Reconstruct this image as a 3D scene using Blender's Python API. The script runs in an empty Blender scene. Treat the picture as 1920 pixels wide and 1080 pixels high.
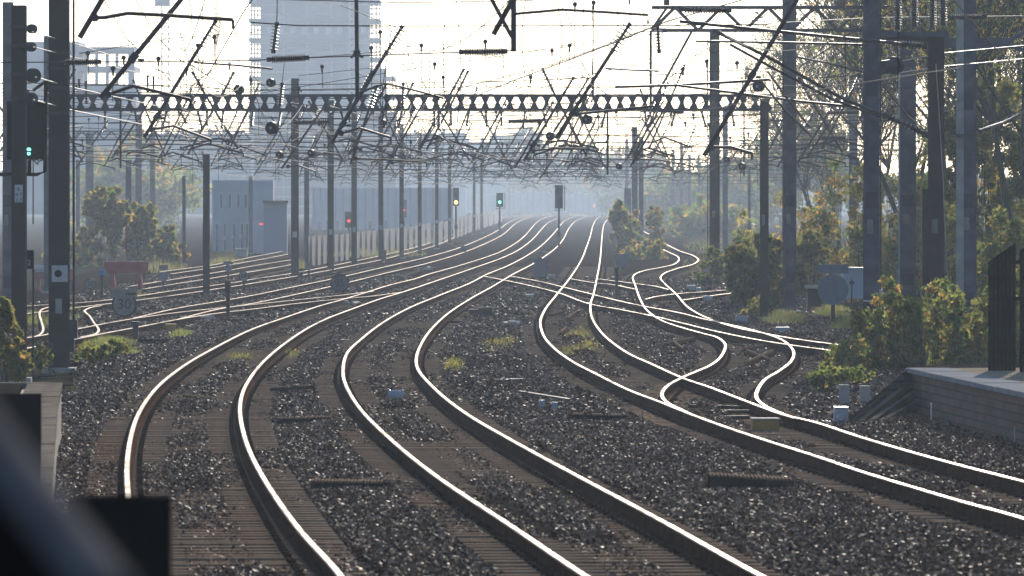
import bpy, math, random
import numpy as np
C = bpy.context.scene
R = math.radians
random.seed(7)
# ------------------------------------------------------------------ camera, sky, sun, exposure
F, HOR, CAMZ = 15000.0, 380.0, 3.2          # focal length in photo pixels, horizon row, eye height over the rail tops
GZ = -0.2                                   # ballast level under the rail tops (z = 0)
cd = bpy.data.cameras.new('camera'); cam = bpy.data.objects.new('camera', cd)
C.collection.objects.link(cam); C.camera = cam
cam.location = (0, 0, CAMZ); cam.rotation_euler = (R(90), 0, 0)
cd.sensor_width = 36; cd.lens = 36 * F / 1920; cd.shift_y = -(540 - HOR) / 1920
cd.clip_start = 0.5; cd.clip_end = 12000
cd.dof.use_dof = True; cd.dof.focus_distance = 210; cd.dof.aperture_fstop = 9
SUN_EL, SUN_AZ = R(18), R(6)
w = bpy.data.worlds.new('World'); C.world = w; w.use_nodes = True
nt = w.node_tree; sky = nt.nodes.new('ShaderNodeTexSky'); sky.sky_type = 'NISHITA'
sky.sun_disc = False; sky.sun_elevation = SUN_EL; sky.sun_rotation = SUN_AZ
sky.air_density = .7; sky.dust_density = .8; sky.ozone_density = 3.5
bg = nt.nodes['Background']; nt.links.new(sky.outputs[0], bg.inputs[0]); bg.inputs[1].default_value = 0.125
sl = bpy.data.lights.new('sun', 'SUN'); sl.energy = 5.0; sl.angle = R(0.6); sl.color = (1, .91, .79)
so = bpy.data.objects.new('sun', sl); C.collection.objects.link(so)
so.rotation_euler = (R(90) - SUN_EL, 0, math.pi - SUN_AZ); so.location = (0, 0, 90)
C.view_settings.view_transform = 'Standard'; C.view_settings.look = 'None'
C.view_settings.exposure = 0.2; C.view_settings.gamma = 1
C.render.engine = 'CYCLES'
C.cycles.use_denoising = True
C.cycles.max_bounces = 6; C.cycles.diffuse_bounces = 2; C.cycles.glossy_bounces = 2
C.cycles.transmission_bounces = 3; C.cycles.volume_bounces = 0; C.cycles.transparent_max_bounces = 8
C.cycles.sample_clamp_indirect = 4

# ------------------------------------------------------------------ helpers
def at(x, y, D): return np.array([(x - 960) * D / F, D, CAMZ - (y - HOR) * D / F])
def dist(y, z=GZ): return F * (CAMZ - z) / (y - HOR)
def gp(x, y, z=GZ): return at(x, y, dist(y, z))
def px(n, D): return n * D / F

def mat(name, col, rough=.8, metal=0, var=.25, scale=6, bump=0, bscale=40, spec=.5, col2=None, emit=None, estr=0):
    m = bpy.data.materials.new(name); m.use_nodes = True
    n, l = m.node_tree.nodes, m.node_tree.links; b = n['Principled BSDF']
    b.inputs['Roughness'].default_value = rough; b.inputs['Metallic'].default_value = metal
    b.inputs['Specular IOR Level'].default_value = spec
    tc = n.new('ShaderNodeTexCoord')
    if var or col2:
        nz = n.new('ShaderNodeTexNoise'); nz.inputs['Scale'].default_value = scale; nz.inputs['Detail'].default_value = 6
        l.new(tc.outputs['Object'], nz.inputs['Vector'])
        rp = n.new('ShaderNodeValToRGB'); rp.color_ramp.elements[0].position = .32; rp.color_ramp.elements[1].position = .68
        c2 = col2 or tuple(min(1, c * (1 + var)) for c in col)
        c1 = col if col2 else tuple(c * (1 - var) for c in col)
        rp.color_ramp.elements[0].color = (*c1, 1); rp.color_ramp.elements[1].color = (*c2, 1)
        l.new(nz.outputs['Fac'], rp.inputs['Fac']); l.new(rp.outputs['Color'], b.inputs['Base Color'])
    else:
        b.inputs['Base Color'].default_value = (*col, 1)
    if bump:
        bn = n.new('ShaderNodeTexNoise'); bn.inputs['Scale'].default_value = bscale; bn.inputs['Detail'].default_value = 4
        l.new(tc.outputs['Object'], bn.inputs['Vector'])
        bp = n.new('ShaderNodeBump'); bp.inputs['Strength'].default_value = bump; bp.inputs['Distance'].default_value = .02
        l.new(bn.outputs['Fac'], bp.inputs['Height']); l.new(bp.outputs['Normal'], b.inputs['Normal'])
    if emit:
        b.inputs['Emission Color'].default_value = (*emit, 1); b.inputs['Emission Strength'].default_value = estr
    return m

def leafmat(name, col, trans):
    m = bpy.data.materials.new(name); m.use_nodes = True
    n, l = m.node_tree.nodes, m.node_tree.links
    for x in list(n):
        if x.type != 'OUTPUT_MATERIAL': n.remove(x)
    out = [x for x in n if x.type == 'OUTPUT_MATERIAL'][0]
    d = n.new('ShaderNodeBsdfDiffuse'); d.inputs[0].default_value = (*col, 1)
    t = n.new('ShaderNodeBsdfTranslucent'); t.inputs[0].default_value = (*trans, 1)
    g = n.new('ShaderNodeBsdfGlossy'); g.inputs[0].default_value = (.5, .5, .5, 1); g.inputs[1].default_value = .45
    x = n.new('ShaderNodeMixShader'); x.inputs[0].default_value = .68
    y = n.new('ShaderNodeMixShader'); y.inputs[0].default_value = .06
    l.new(d.outputs[0], x.inputs[1]); l.new(t.outputs[0], x.inputs[2]); l.new(x.outputs[0], y.inputs[1]); l.new(g.outputs[0], y.inputs[2])
    l.new(y.outputs[0], out.inputs[0]); return m

M = dict(
 railtop=mat('worn rail head steel', (.40,.35,.31), .42, 1, .45, .9),
 shoulder=mat('dull rail shoulder', (.2,.15,.115), .5, 1, .3, 6),
 rust=mat('rusty rail side', (.085,.046,.027), .85, 0, .35, 5, .2, 30, spec=0),
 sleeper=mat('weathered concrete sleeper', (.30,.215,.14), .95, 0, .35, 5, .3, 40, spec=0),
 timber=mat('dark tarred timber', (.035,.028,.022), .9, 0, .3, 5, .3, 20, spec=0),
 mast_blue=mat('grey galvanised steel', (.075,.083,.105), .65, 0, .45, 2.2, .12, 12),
 mast_dark=mat('old dark painted steel', (.022,.014,.011), .65, 0, .5, 1.5, .1, 15),
 mast_brown=mat('brown rusted steel', (.045,.02,.013), .75, 0, .3, 2, .1, 15),
 girder=mat('girder grey steel', (.042,.045,.054), .6, .2, .2, 2),
 tube=mat('brown weathered tube', (.035,.02,.016), .55, .0, .3, 3),
 insul=mat('brown porcelain glaze', (.045,.03,.026), .22, 0, .15, 5),
 wire=mat('dark weathered wire', (.03,.023,.02), .6, 0, .1, 3, spec=.2),
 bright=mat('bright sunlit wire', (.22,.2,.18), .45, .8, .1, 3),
 fitting=mat('dark steel fitting', (.05,.045,.045), .55, .4, .2, 8),
 oldcoping=mat('sooty coping stone', (.26,.22,.17), .9, 0, .3, 2.5, .3, 25, spec=0),
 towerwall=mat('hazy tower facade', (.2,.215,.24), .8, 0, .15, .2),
 concrete=mat('pale weathered concrete', (.42,.39,.34), .85, 0, .25, 2.5, .3, 25),
 slab=mat('platform paving', (.36,.31,.22), .9, 0, .18, 1.5, .2, 20, spec=0),
 clip=mat('rusty rail clip', (.05,.03,.02), .9, 0, .2, 8, spec=0),
 coping=mat('grey platform coping', (.36,.36,.36), .9, 0, .15, 3, spec=0),
 white=mat('dirty white paint', (.68,.67,.62), .6, 0, .15, 4),
 signface=mat('shaded sign face', (.23,.22,.19), .6, 0, .15, 6),  # light face, its backlit shade put into the darker colour
 signback=mat('grey sign back', (.17,.19,.22), .55, .2, .15, 6),
 black=mat('black paint', (.008,.008,.008), .9, 0, .2, 4, spec=0),
 handrail=mat('dark grey handrail paint', (.15,.145,.14), .9, 0, .2, 4, spec=0),
 ink=mat('black lettering', (.02,.02,.02), .6, 0, 0),
 red=mat('faded red paint', (.36,.055,.05), .55, 0, .25, 3),
 yellow=mat('ochre box paint', (.42,.24,.05), .6, 0, .15, 5),
 boxgrey=mat('pale grey enamel box', (.42,.45,.48), .5, 0, .15, 4),
 fence=mat('ribbed fence metal', (.2,.195,.185), .7, 0, .2, 1),
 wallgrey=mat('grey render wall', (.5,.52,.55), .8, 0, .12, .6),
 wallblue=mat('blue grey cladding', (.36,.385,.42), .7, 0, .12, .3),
 glass=mat('window glass', (.1,.12,.14), .08, 0, .1, 1),
 frame=mat('white window frame', (.7,.7,.7), .6, 0, .1, 2),
 bark=mat('tree bark', (.07,.055,.042), .9, 0, .3, 3, .4, 20),
 earth=mat('verge soil', (.05,.045,.03), 1, 0, .4, .8, .3, 6, spec=0),
 litter=mat('pale litter', (.6,.6,.6), .6, 0, .2, 9),
 blue=mat('blue plastic', (.1,.25,.5), .5, 0, .1, 5),
 l_dark=leafmat('dark green leaf', (.04,.06,.018), (.19,.26,.05)),
 l_olive=leafmat('olive leaf', (.08,.085,.022), (.32,.33,.08)),
 l_yellow=leafmat('yellow leaf', (.2,.15,.022), (.5,.39,.08)),
 l_rust=leafmat('russet leaf', (.12,.07,.022), (.6,.36,.08)),
 l_dry=leafmat('dry grass', (.17,.14,.075), (.3,.25,.12)),
 l_grass=leafmat('fresh grass', (.07,.1,.02), (.2,.25,.05)),
 lamp_red=mat('red signal lens', (.5,.02,.02), .3, 0, 0, emit=(1,.06,.04), estr=2.5),
 lamp_amber=mat('amber signal lens', (.5,.3,.02), .3, 0, 0, emit=(1,.5,.08), estr=9),
 lamp_green=mat('green signal lens', (.02,.4,.3), .3, 0, 0, emit=(.2,1,.8), estr=2.5),
)

for k_ in ('railtop', 'shoulder'):
    n_ = M[k_].node_tree; b_ = n_.nodes['Principled BSDF']; r_ = n_.nodes.new('ShaderNodeValToRGB'); r_.color_ramp.elements[0].position = .3; r_.color_ramp.elements[1].position = .7
    r_.color_ramp.elements[0].color = (.42,.37,.33,1); r_.color_ramp.elements[1].color = (.85,.81,.78,1)
    nz_ = [x for x in n_.nodes if x.type == 'TEX_NOISE'][0]; n_.links.new(nz_.outputs['Fac'], r_.inputs['Fac']); n_.links.new(r_.outputs['Color'], b_.inputs['Specular Tint'])

class MB:
    def __init__(s): s.v = []; s.f = []; s.m = []
    def add(s, vs, fs, mi=0):
        b = len(s.v); s.v += [tuple(map(float, p)) for p in vs]
        s.f += [tuple(b + i for i in f) for f in fs]; s.m += [mi] * len(fs); return s
    def box(s, c, d, rz=0, mi=0, rx=0, ry=0):
        hx, hy, hz = d[0]/2, d[1]/2, d[2]/2
        P = np.array([(x, y, z) for x in (-hx, hx) for y in (-hy, hy) for z in (-hz, hz)])
        if rx: c_, s_ = math.cos(rx), math.sin(rx); P = P @ np.array([[1,0,0],[0,c_,s_],[0,-s_,c_]])
        if ry: c_, s_ = math.cos(ry), math.sin(ry); P = P @ np.array([[c_,0,-s_],[0,1,0],[s_,0,c_]])
        if rz: c_, s_ = math.cos(rz), math.sin(rz); P = P @ np.array([[c_,s_,0],[-s_,c_,0],[0,0,1]])
        return s.add(P + np.array(c), [(0,1,3,2),(4,6,7,5),(0,4,5,1),(2,3,7,6),(0,2,6,4),(1,5,7,3)], mi)
    def bar(s, a, b, w_, h_=None, mi=0):          # rectangular bar between two points
        return s.tube([a, b], w_ * .7071, 4, mi, ph=math.pi/4)
    def tube(s, pts, r, n=6, mi=0, ph=0, r2=None):
        P = [np.array(p, float) for p in pts]; k = len(P); rings = []
        for i in range(k):
            t = P[min(i+1, k-1)] - P[max(i-1, 0)]; t /= (np.linalg.norm(t) + 1e-9)
            up = np.array([0,0,1.]) if abs(t[2]) < .9 else np.array([0,1.,0])
            u = np.cross(t, up); u /= np.linalg.norm(u); q = np.cross(u, t)
            rr = r if r2 is None else r + (r2 - r) * i / (k - 1)
            rings.append([P[i] + rr * (math.cos(ph + 2*math.pi*j/n) * u + math.sin(ph + 2*math.pi*j/n) * q) for j in range(n)])
        fs = [(i*n+j, i*n+(j+1) % n, (i+1)*n+(j+1) % n, (i+1)*n+j) for i in range(k-1) for j in range(n)]
        fs += [tuple(range(n))[::-1], tuple((k-1)*n + j for j in range(n))]
        return s.add([p for rg in rings for p in rg], fs, mi)
    def lathe(s, a, b, prof, n=10, mi=0):          # prof: (t along a->b, radius)
        a = np.array(a, float); b = np.array(b, float); t = b - a; L = np.linalg.norm(t); d = t / L
        up = np.array([0,0,1.]) if abs(d[2]) < .9 else np.array([0,1.,0])
        u = np.cross(d, up); u /= np.linalg.norm(u); q = np.cross(u, d)
        vs = [a + t * tt + rr * (math.cos(2*math.pi*j/n) * u + math.sin(2*math.pi*j/n) * q) for tt, rr in prof for j in range(n)]
        k = len(prof)
        fs = [(i*n+j, i*n+(j+1) % n, (i+1)*n+(j+1) % n, (i+1)*n+j) for i in range(k-1) for j in range(n)]
        fs += [tuple(range(n))[::-1], tuple((k-1)*n + j for j in range(n))]
        return s.add(vs, fs, mi)
    def insulator(s, a, b, ri, ro, ribs, mi=0):    # ribbed rod
        pr = [(0, ri*1.5), (.1, ri*1.5), (.1, ri)]
        for i in range(ribs):
            t = .13 + .74 * i / max(1, ribs - 1)
            pr += [(t - .02, ri), (t, ro), (t + .022, ro), (t + .03, ri)]
        pr += [(.9, ri), (.9, ri*1.5), (1, ri*1.5)]
        return s.lathe(a, b, pr, 10, mi)
    def prism(s, poly, ext, mi=0):                 # planar 3-D polygon extruded by vector ext
        P = [np.array(p, float) for p in poly]; e = np.array(ext, float); n = len(P)
        return s.add(P + [p + e for p in P], [tuple(range(n)), tuple(range(2*n-1, n-1, -1))] + [(i, n+i, n+(i+1) % n, (i+1) % n) for i in range(n)], mi)
    def build(s, name, mats, parent=None, origin=None, smooth=False):
        o_ = ORG[parent] if parent else (np.array(origin, float) if origin is not None else np.zeros(3))
        me = bpy.data.meshes.new(name)
        me.from_pydata([tuple(np.array(p) - o_) for p in s.v], [], s.f)
        for m_ in (mats if isinstance(mats, (list, tuple)) else [mats]): me.materials.append(m_)
        me.polygons.foreach_set('material_index', s.m)
        if smooth: me.polygons.foreach_set('use_smooth', [True] * len(s.f))
        me.update(); return link(name, me, parent, o_)

ORG = {}
def link(name, me, parent, o_):
    o = bpy.data.objects.new(name, me); C.collection.objects.link(o)
    if parent: o.parent = parent; ORG[o] = ORG[parent]
    else: o.location = tuple(o_); ORG[o] = np.array(o_, float)
    return o
def tag(o, label, cat, group=None, kind=None):
    if label: o['label'] = label
    if cat: o['category'] = cat
    if group: o['group'] = group
    if kind: o['kind'] = kind
    return o
def thing(name, label, cat, loc, group=None):
    o = bpy.data.objects.new(name, None); C.collection.objects.link(o); o.location = tuple(map(float, loc)); o.empty_display_size = .2
    ORG[o] = np.array(loc, float); return tag(o, label, cat, group)
def structure(o): o['kind'] = 'structure'; return o
def npmesh(name, V, faces, k, mats, parent=None, origin=None, mi=None, smooth=False):
    o_ = ORG[parent] if parent else (np.array(origin, float) if origin is not None else np.zeros(3))
    V = np.asarray(V, np.float32) - o_.astype(np.float32); faces = np.asarray(faces, np.int32)
    me = bpy.data.meshes.new(name); me.vertices.add(len(V)); me.vertices.foreach_set('co', V.ravel())
    nf = len(faces); me.loops.add(nf * k); me.loops.foreach_set('vertex_index', faces.ravel())
    me.polygons.add(nf); me.polygons.foreach_set('loop_start', np.arange(0, nf * k, k, dtype=np.int32))
    for m_ in (mats if isinstance(mats, (list, tuple)) else [mats]): me.materials.append(m_)
    if mi is not None: me.polygons.foreach_set('material_index', np.asarray(mi, np.int32))
    me.polygons.foreach_set('use_smooth', np.full(nf, smooth))
    me.update(calc_edges=True); return link(name, me, parent, o_)
def text(s, size, loc, parent, m, name='lettering', rz=0, depth=.004):
    cu = bpy.data.curves.new(name, 'FONT'); cu.body = s; cu.size = size; cu.extrude = depth; cu.align_x = 'CENTER'; cu.align_y = 'CENTER'
    cu.materials.append(m); o = bpy.data.objects.new(name, cu); C.collection.objects.link(o)
    bpy.context.view_layer.update(); me = bpy.data.meshes.new_from_object(o.evaluated_get(bpy.context.evaluated_depsgraph_get())); bpy.data.objects.remove(o)
    o = bpy.data.objects.new(name, me); C.collection.objects.link(o); o.parent = parent; o.location = tuple(np.array(loc) - ORG[parent]); o.rotation_euler = (R(90), 0, rz); return o
def copy_tree(o, parent=None):
    c = o.copy(); C.collection.objects.link(c)
    if parent: c.parent = parent
    for ch in list(o.children): copy_tree(ch, c)
    return c
def catmull(P, step=6.0):
    P = np.array(P, float); Q = np.vstack([2*P[0]-P[1], P, 2*P[-1]-P[-2]]); out = []
    for i in range(1, len(Q) - 2):
        p0, p1, p2, p3 = Q[i-1], Q[i], Q[i+1], Q[i+2]
        n = max(2, int(np.linalg.norm(p2 - p1) / step))
        d1 = max(np.linalg.norm(p1-p0), 1e-6) ** .5; d2 = max(np.linalg.norm(p2-p1), 1e-6) ** .5; d3 = max(np.linalg.norm(p3-p2), 1e-6) ** .5
        m1 = (p1-p0)/d1 - (p2-p0)/(d1+d2) + (p2-p1)/d2; m2 = (p2-p1)/d2 - (p3-p1)/(d2+d3) + (p3-p2)/d3
        m1 *= d2; m2 *= d2
        for t in np.linspace(0, 1, n, endpoint=False):
            out.append((2*t**3-3*t**2+1)*p1 + (t**3-2*t**2+t)*m1 + (-2*t**3+3*t**2)*p2 + (t**3-t**2)*m2)
    out.append(P[-1]); return np.array(out)
ORD = ['first','second','third','fourth','fifth','sixth','seventh','eighth','ninth','tenth','eleventh','twelfth','thirteenth','fourteenth','fifteenth','sixteenth']
# ------------------------------------------------------------------ ground
def sheet(name, pts, z, m, label=None):
    o = MB().add([(x, y, z) for x, y in pts], [tuple(range(len(pts)))]).build(name, m); return o
def ballast_mat():
    m = bpy.data.materials.new('dark crushed ballast'); m.use_nodes = True
    n, l = m.node_tree.nodes, m.node_tree.links; b = n['Principled BSDF']
    tc = n.new('ShaderNodeTexCoord'); vo = n.new('ShaderNodeTexVoronoi'); vo.inputs['Scale'].default_value = 14
    l.new(tc.outputs['Object'], vo.inputs['Vector'])
    nz = n.new('ShaderNodeTexNoise'); nz.inputs['Scale'].default_value = .35; nz.inputs['Detail'].default_value = 5
    l.new(tc.outputs['Object'], nz.inputs['Vector'])
    rp = n.new('ShaderNodeValToRGB'); rp.color_ramp.elements[0].color = (.016, .010, .007, 1); rp.color_ramp.elements[1].color = (.062, .043, .031, 1)
    l.new(vo.outputs['Color'], rp.inputs['Fac'])
    mx = n.new('ShaderNodeMix'); mx.data_type = 'RGBA'; mx.blend_type = 'MULTIPLY'; mx.inputs['Factor'].default_value = .7
    r2 = n.new('ShaderNodeValToRGB'); r2.color_ramp.elements[0].position = .35; r2.color_ramp.elements[1].position = .65
    r2.color_ramp.elements[0].color = (.5, .46, .44, 1); l.new(nz.outputs['Fac'], r2.inputs['Fac'])
    l.new(rp.outputs['Color'], mx.inputs['A']); l.new(r2.outputs['Color'], mx.inputs['B']); l.new(mx.outputs['Result'], b.inputs['Base Color'])
    bp = n.new('ShaderNodeBump'); bp.inputs['Strength'].default_value = .9; bp.inputs['Distance'].default_value = .05
    l.new(vo.outputs['Distance'], bp.inputs['Height']); l.new(bp.outputs['Normal'], b.inputs['Normal'])
    b.inputs['Roughness'].default_value = 1; b.inputs['Specular IOR Level'].default_value = 0; return m
def stone_mat():
    m = bpy.data.materials.new('ballast stone'); m.use_nodes = True
    n, l = m.node_tree.nodes, m.node_tree.links; b = n['Principled BSDF']
    g = n.new('ShaderNodeNewGeometry'); rp = n.new('ShaderNodeValToRGB')
    cs = [(0, (.034,.016,.009)), (.45, (.125,.064,.034)), (.8, (.28,.158,.09)), (1, (.6,.42,.28))]
    rp.color_ramp.elements[0].color = (*cs[0][1], 1); rp.color_ramp.elements[1].color = (*cs[3][1], 1)
    for p, c in cs[1:3]: rp.color_ramp.elements.new(p).color = (*c, 1)
    l.new(g.outputs['Random Per Island'], rp.inputs['Fac']); l.new(rp.outputs['Color'], b.inputs['Base Color'])
    b.inputs['Roughness'].default_value = .6; b.inputs['Specular IOR Level'].default_value = .05; b.inputs['Specular Tint'].default_value = (1,.9,.8,1); return m
M['ballast'] = ballast_mat(); M['stone'] = stone_mat()
structure(sheet('ground', [(-290, -15), (290, -15), (290, 2700), (-290, 2700)], GZ - .06, M['earth']))
bed = []
structure(sheet('ballast_bed', [(-7.3, 20), (-7.3, 118), (-8.2, 150), (-10, 180), (-13.5, 200), (-16, 220), (-19, 320), (-26, 600), (-60, 1300), (-80, 2400),
   (60, 2400), (52, 1300), (32, 820), (13, 500), (11.5, 420), (9.6, 300), (10.2, 240), (11.2, 180), (9, 150), (7.6, 128), (7, 124), (9, 80), (9, 20)][::-1], GZ, M['ballast']))

# ------------------------------------------------------------------ rails and tracks (traced on the photograph, laid on the ground)
TR = {}
TR['T1'] = ('track curving in from the far left foreground, nearest the left platform',
 [(262,1160),(245,990),(240,930),(238,870),(247,810),(262,770),(295,725),(345,685),(400,653),(470,618),(540,593),(603,572),(640,562),(680,550),(733,533.5),(780,522),(800,515),(857,499),(917,480),(942,470),(975,450),(992,433),(1005,418),(1023,407.5),(1050,403),(1100,400)],
 [(690,1160),(640,1080),(560,990),(500,905),(466,840),(452,790),(450,760),(457,730),(480,693),(513,660),(570,619),(613,597),(663,578),(713,560),(753,548),(813,528),(883,504),(942,483),(973,468),(1000,447),(1015,430),(1028,417),(1047,409),(1070,405),(1110,401.5)])
TR['T2'] = ('track sweeping through the middle of the foreground beside the grey cylinder',
 [(1230,1160),(1100,1080),(960,986),(820,893),(735,825),(675,765),(648,720),(643,697),(650,663),(680,633),(720,603),(767,577),(830,551),(880,531),(913,514),(950,499),(983,482),(1012,463),(1033,443),(1047,427),(1055,417),(1075,407),(1117,401.5),(1140,400)],
 [(1590,1160),(1430,1080),(1240,975),(1080,890),(960,825),(870,772),(815,728),(783,690),(781,668),(797,632),(833,593),(880,561),(923,537),(960,515),(1000,494),(1025,478),(1045,462),(1057,447),(1067,427),(1077,416),(1097,407),(1125,402.5),(1145,401.5)])
TR['T3'] = ('track alongside the right platform, joined by the S shaped branch',
 [(2200,1064),(1920,971),(1810,941),(1721,915),(1618,884),(1529,854),(1440,826),(1347,795),(1288,773),(1238,753),(1180,731),(1117,700),(1073,677),(1040,653),(1020,630),(1013,603),(1022,580),(1043,553),(1070,519),(1090,487),(1100,462),(1107,442),(1112,422),(1119,410),(1132,404.5),(1145,402.5)],
 [(2200,980),(1920,902),(1810,874),(1721,850),(1618,820),(1529,791),(1470,777),(1430,763),(1380,744),(1330,725),(1280,708),(1222,682),(1180,663),(1150,643),(1127,622),(1110,595),(1107,570),(1112,554),(1119,522),(1125,488),(1127.5,460),(1130,432),(1134,417),(1142,409),(1155,405)])
TR['T4'] = ('S shaped branch track winding away past the bush on the right',
 [(1300,778),(1273,765),(1250,753),(1241,741),(1243,732),(1252,722),(1280,706.5),(1300,698),(1330,685),(1347,673),(1358,657),(1360,645),(1347,633),(1320,625),(1277,613),(1240,600),(1213,581),(1200,560),(1190,531),(1186,520),(1192,513),(1208,507),(1242,500.5),(1265,494.5),(1273,487.5),(1272,482),(1257,474),(1230,462),(1205,448)],
 [(1490,783),(1463,773),(1430,757),(1418,744),(1420,731),(1433,712),(1463,693),(1485,674),(1488,658),(1472,640),(1440,626.5),(1393,616.5),(1343,602),(1310,588),(1287,573),(1267,550),(1247,532),(1238,520),(1246,512),(1270,503),(1302,494),(1310,487),(1300,479),(1275,470.5),(1250,458),(1223,442),(1200,430)])
TR['T0'] = ('straight looking track left of the round 95 sign',
 [(250,596),(333,577),(400,566),(480,552),(547,538),(620,523),(657,515),(730,498),(800,482),(867,462),(933,432),(950,419),(967,411),(985,406.5),(1010,403),(1040,401)],
 [(330,599),(400,581),(480,567),(563,549.5),(618,537),(657,528),(730,510),(800,493.5),(863,475),(913,455),(945,438),(967,418.5),(980,411.5),(995,407),(1020,404),(1050,402)])
TR['TM'] = ('track running past the feet of the long row of left masts',
 [(-60,585),(53,573),(133,568),(200,562),(267,553),(333,543),(370,538),(433,530),(480,522),(547,512),(627,497),(658,490.5),(730,475.5),(800,457.5),(843,442),(897,417.5),(920,411),(942,407),(975,403.5),(1010,401)],
 [(-60,600),(53,587),(133,577),(200,569),(267,561),(333,552),(400,542),(480,529.5),(547,518.5),(613,507),(660,497.5),(708,488),(800,465),(838,451.5),(887,428),(917,415),(945,409),(980,404.7),(1015,402)])
TR['X1'] = ('crossover track leading left from the round 95 sign to the yard',
 [(-60,650),(53,632),(143,616),(200,605),(247,597),(333,585),(400,578),(480,569.5),(580,559),(647,552),(700,545.5)],
 [(-40,668),(60,650),(150,633),(200,623),(260,612),(333,598),(400,587.5),(480,578),(563,567.5),(640,559.5),(697,554.5),(758,546.5)])
TR['S1'] = ('siding ending at the red buffer stop',
 [(238,537),(300,527),(367,516.5),(430,506),(480,497),(547,486.5)],
 [(270,541),(330,531.5),(400,520.5),(470,509),(520,500.5),(560,493)])
TR['S2'] = ('farthest left siding in front of the grey depot',
 [(300,509),(347,503),(400,496),(480,480),(530,471)],
 [(320,513),(400,501),(480,487.5),(540,476)])
TR['X2'] = ('short steep crossover between the two left masts',
 [(50,632),(73,627),(81,618),(78,603),(74,588),(77,580),(92,574.5)],
 [(150,631),(182,623),(185,616),(177,605),(167,590),(158,582),(167,576.5),(190,572)])
TR['DA'] = ('long diagonal crossover track cutting across to the right verge',
 [(907,517),(968,529),(1047,548),(1103,568),(1167,580),(1227,592),(1277,604),(1343,620),(1440,639),(1607,662),(1720,678)],
 [(957,517),(1008,526),(1055,537),(1107,550),(1160,563),(1207,573),(1277,586),(1320,597),(1393,613),(1450,627),(1533,640),(1607,648.5),(1720,664)])
TR['DB'] = ('short diagonal crossover into the S shaped branch',
 [(1070,522),(1113,529),(1150,533),(1190,541)],
 [(1120,522),(1190,530.5),(1230,536),(1254,542)])
TR['X4'] = ('rust sided branch rails leaving right beside the bush',
 [(1210,560),(1225,556),(1267,550),(1320,546),(1373,541.5),(1400,538)],
 [(1278,562),(1310,557),(1360,550),(1420,544)])
HEADW, FOOTW = .034, .075
PROF = [(-FOOTW,-.172),(-FOOTW,-.160),(-.011,-.140),(-.011,-.045),(-HEADW,-.036),(-HEADW,-.012),(-HEADW+.009,0),
        (HEADW-.009,0),(HEADW,-.012),(HEADW,-.036),(.011,-.045),(.011,-.140),(FOOTW,-.160),(FOOTW,-.172)]
RAILS = {}
def rail_pts(pix):
    q = catmull(pix, 5.0); D = F * CAMZ / (q[:,1] - HOR)
    P = np.stack([(q[:,0]-960)*D/F, D], 1); keep = [0]
    for i in range(1, len(P)):
        if np.linalg.norm(P[i]-P[keep[-1]]) > .12: keep.append(i)
    return P[keep]
def rail_mesh(P, dz, parent):
    T = np.gradient(P, axis=0); T /= np.linalg.norm(T, axis=1)[:,None] + 1e-9; N = np.stack([T[:,1], -T[:,0]], 1)
    k, n = len(P), len(PROF); V = np.zeros((k, n, 3))
    for j, (u, z) in enumerate(PROF): V[:, j, :2] = P + N*u; V[:, j, 2] = z + dz
    fs, mi = [], []
    for j in range(n):
        j2 = (j+1) % n; a = np.arange(k-1)
        fs.append(np.stack([a*n+j, a*n+j2, (a+1)*n+j2, (a+1)*n+j], 1)); mi.append(np.full(k-1, 0 if j == 6 else 2 if j in (5,7) else 1))
    return npmesh('rail', V.reshape(-1,3), np.vstack(fs), 4, [M['railtop'], M['rust'], M['shoulder']], parent, mi=np.concatenate(mi))
sl_ = MB()                                                            # one sleeper with its rail clips
sl_.prism([(-1.28,-.12,-.205),(-1.28,.12,-.205),(-1.28,.105,-.168),(-1.28,-.105,-.168)], (2.56,0,0))
for s_ in (-.7535,.7535):
    for q_ in (-.115,.115): sl_.box((s_+q_,0,-.150),(.07,.1,.035),mi=1)
SV = np.array(sl_.v); SF = sl_.f; SMI = sl_.m
slme = bpy.data.meshes.new('sleeper'); slme.from_pydata(sl_.v, [], sl_.f); slme.materials.append(M['sleeper']); slme.materials.append(M['clip']); slme.polygons.foreach_set('material_index', sl_.m)
SQ = np.array([f for f in SF])
tk = 0
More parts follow.
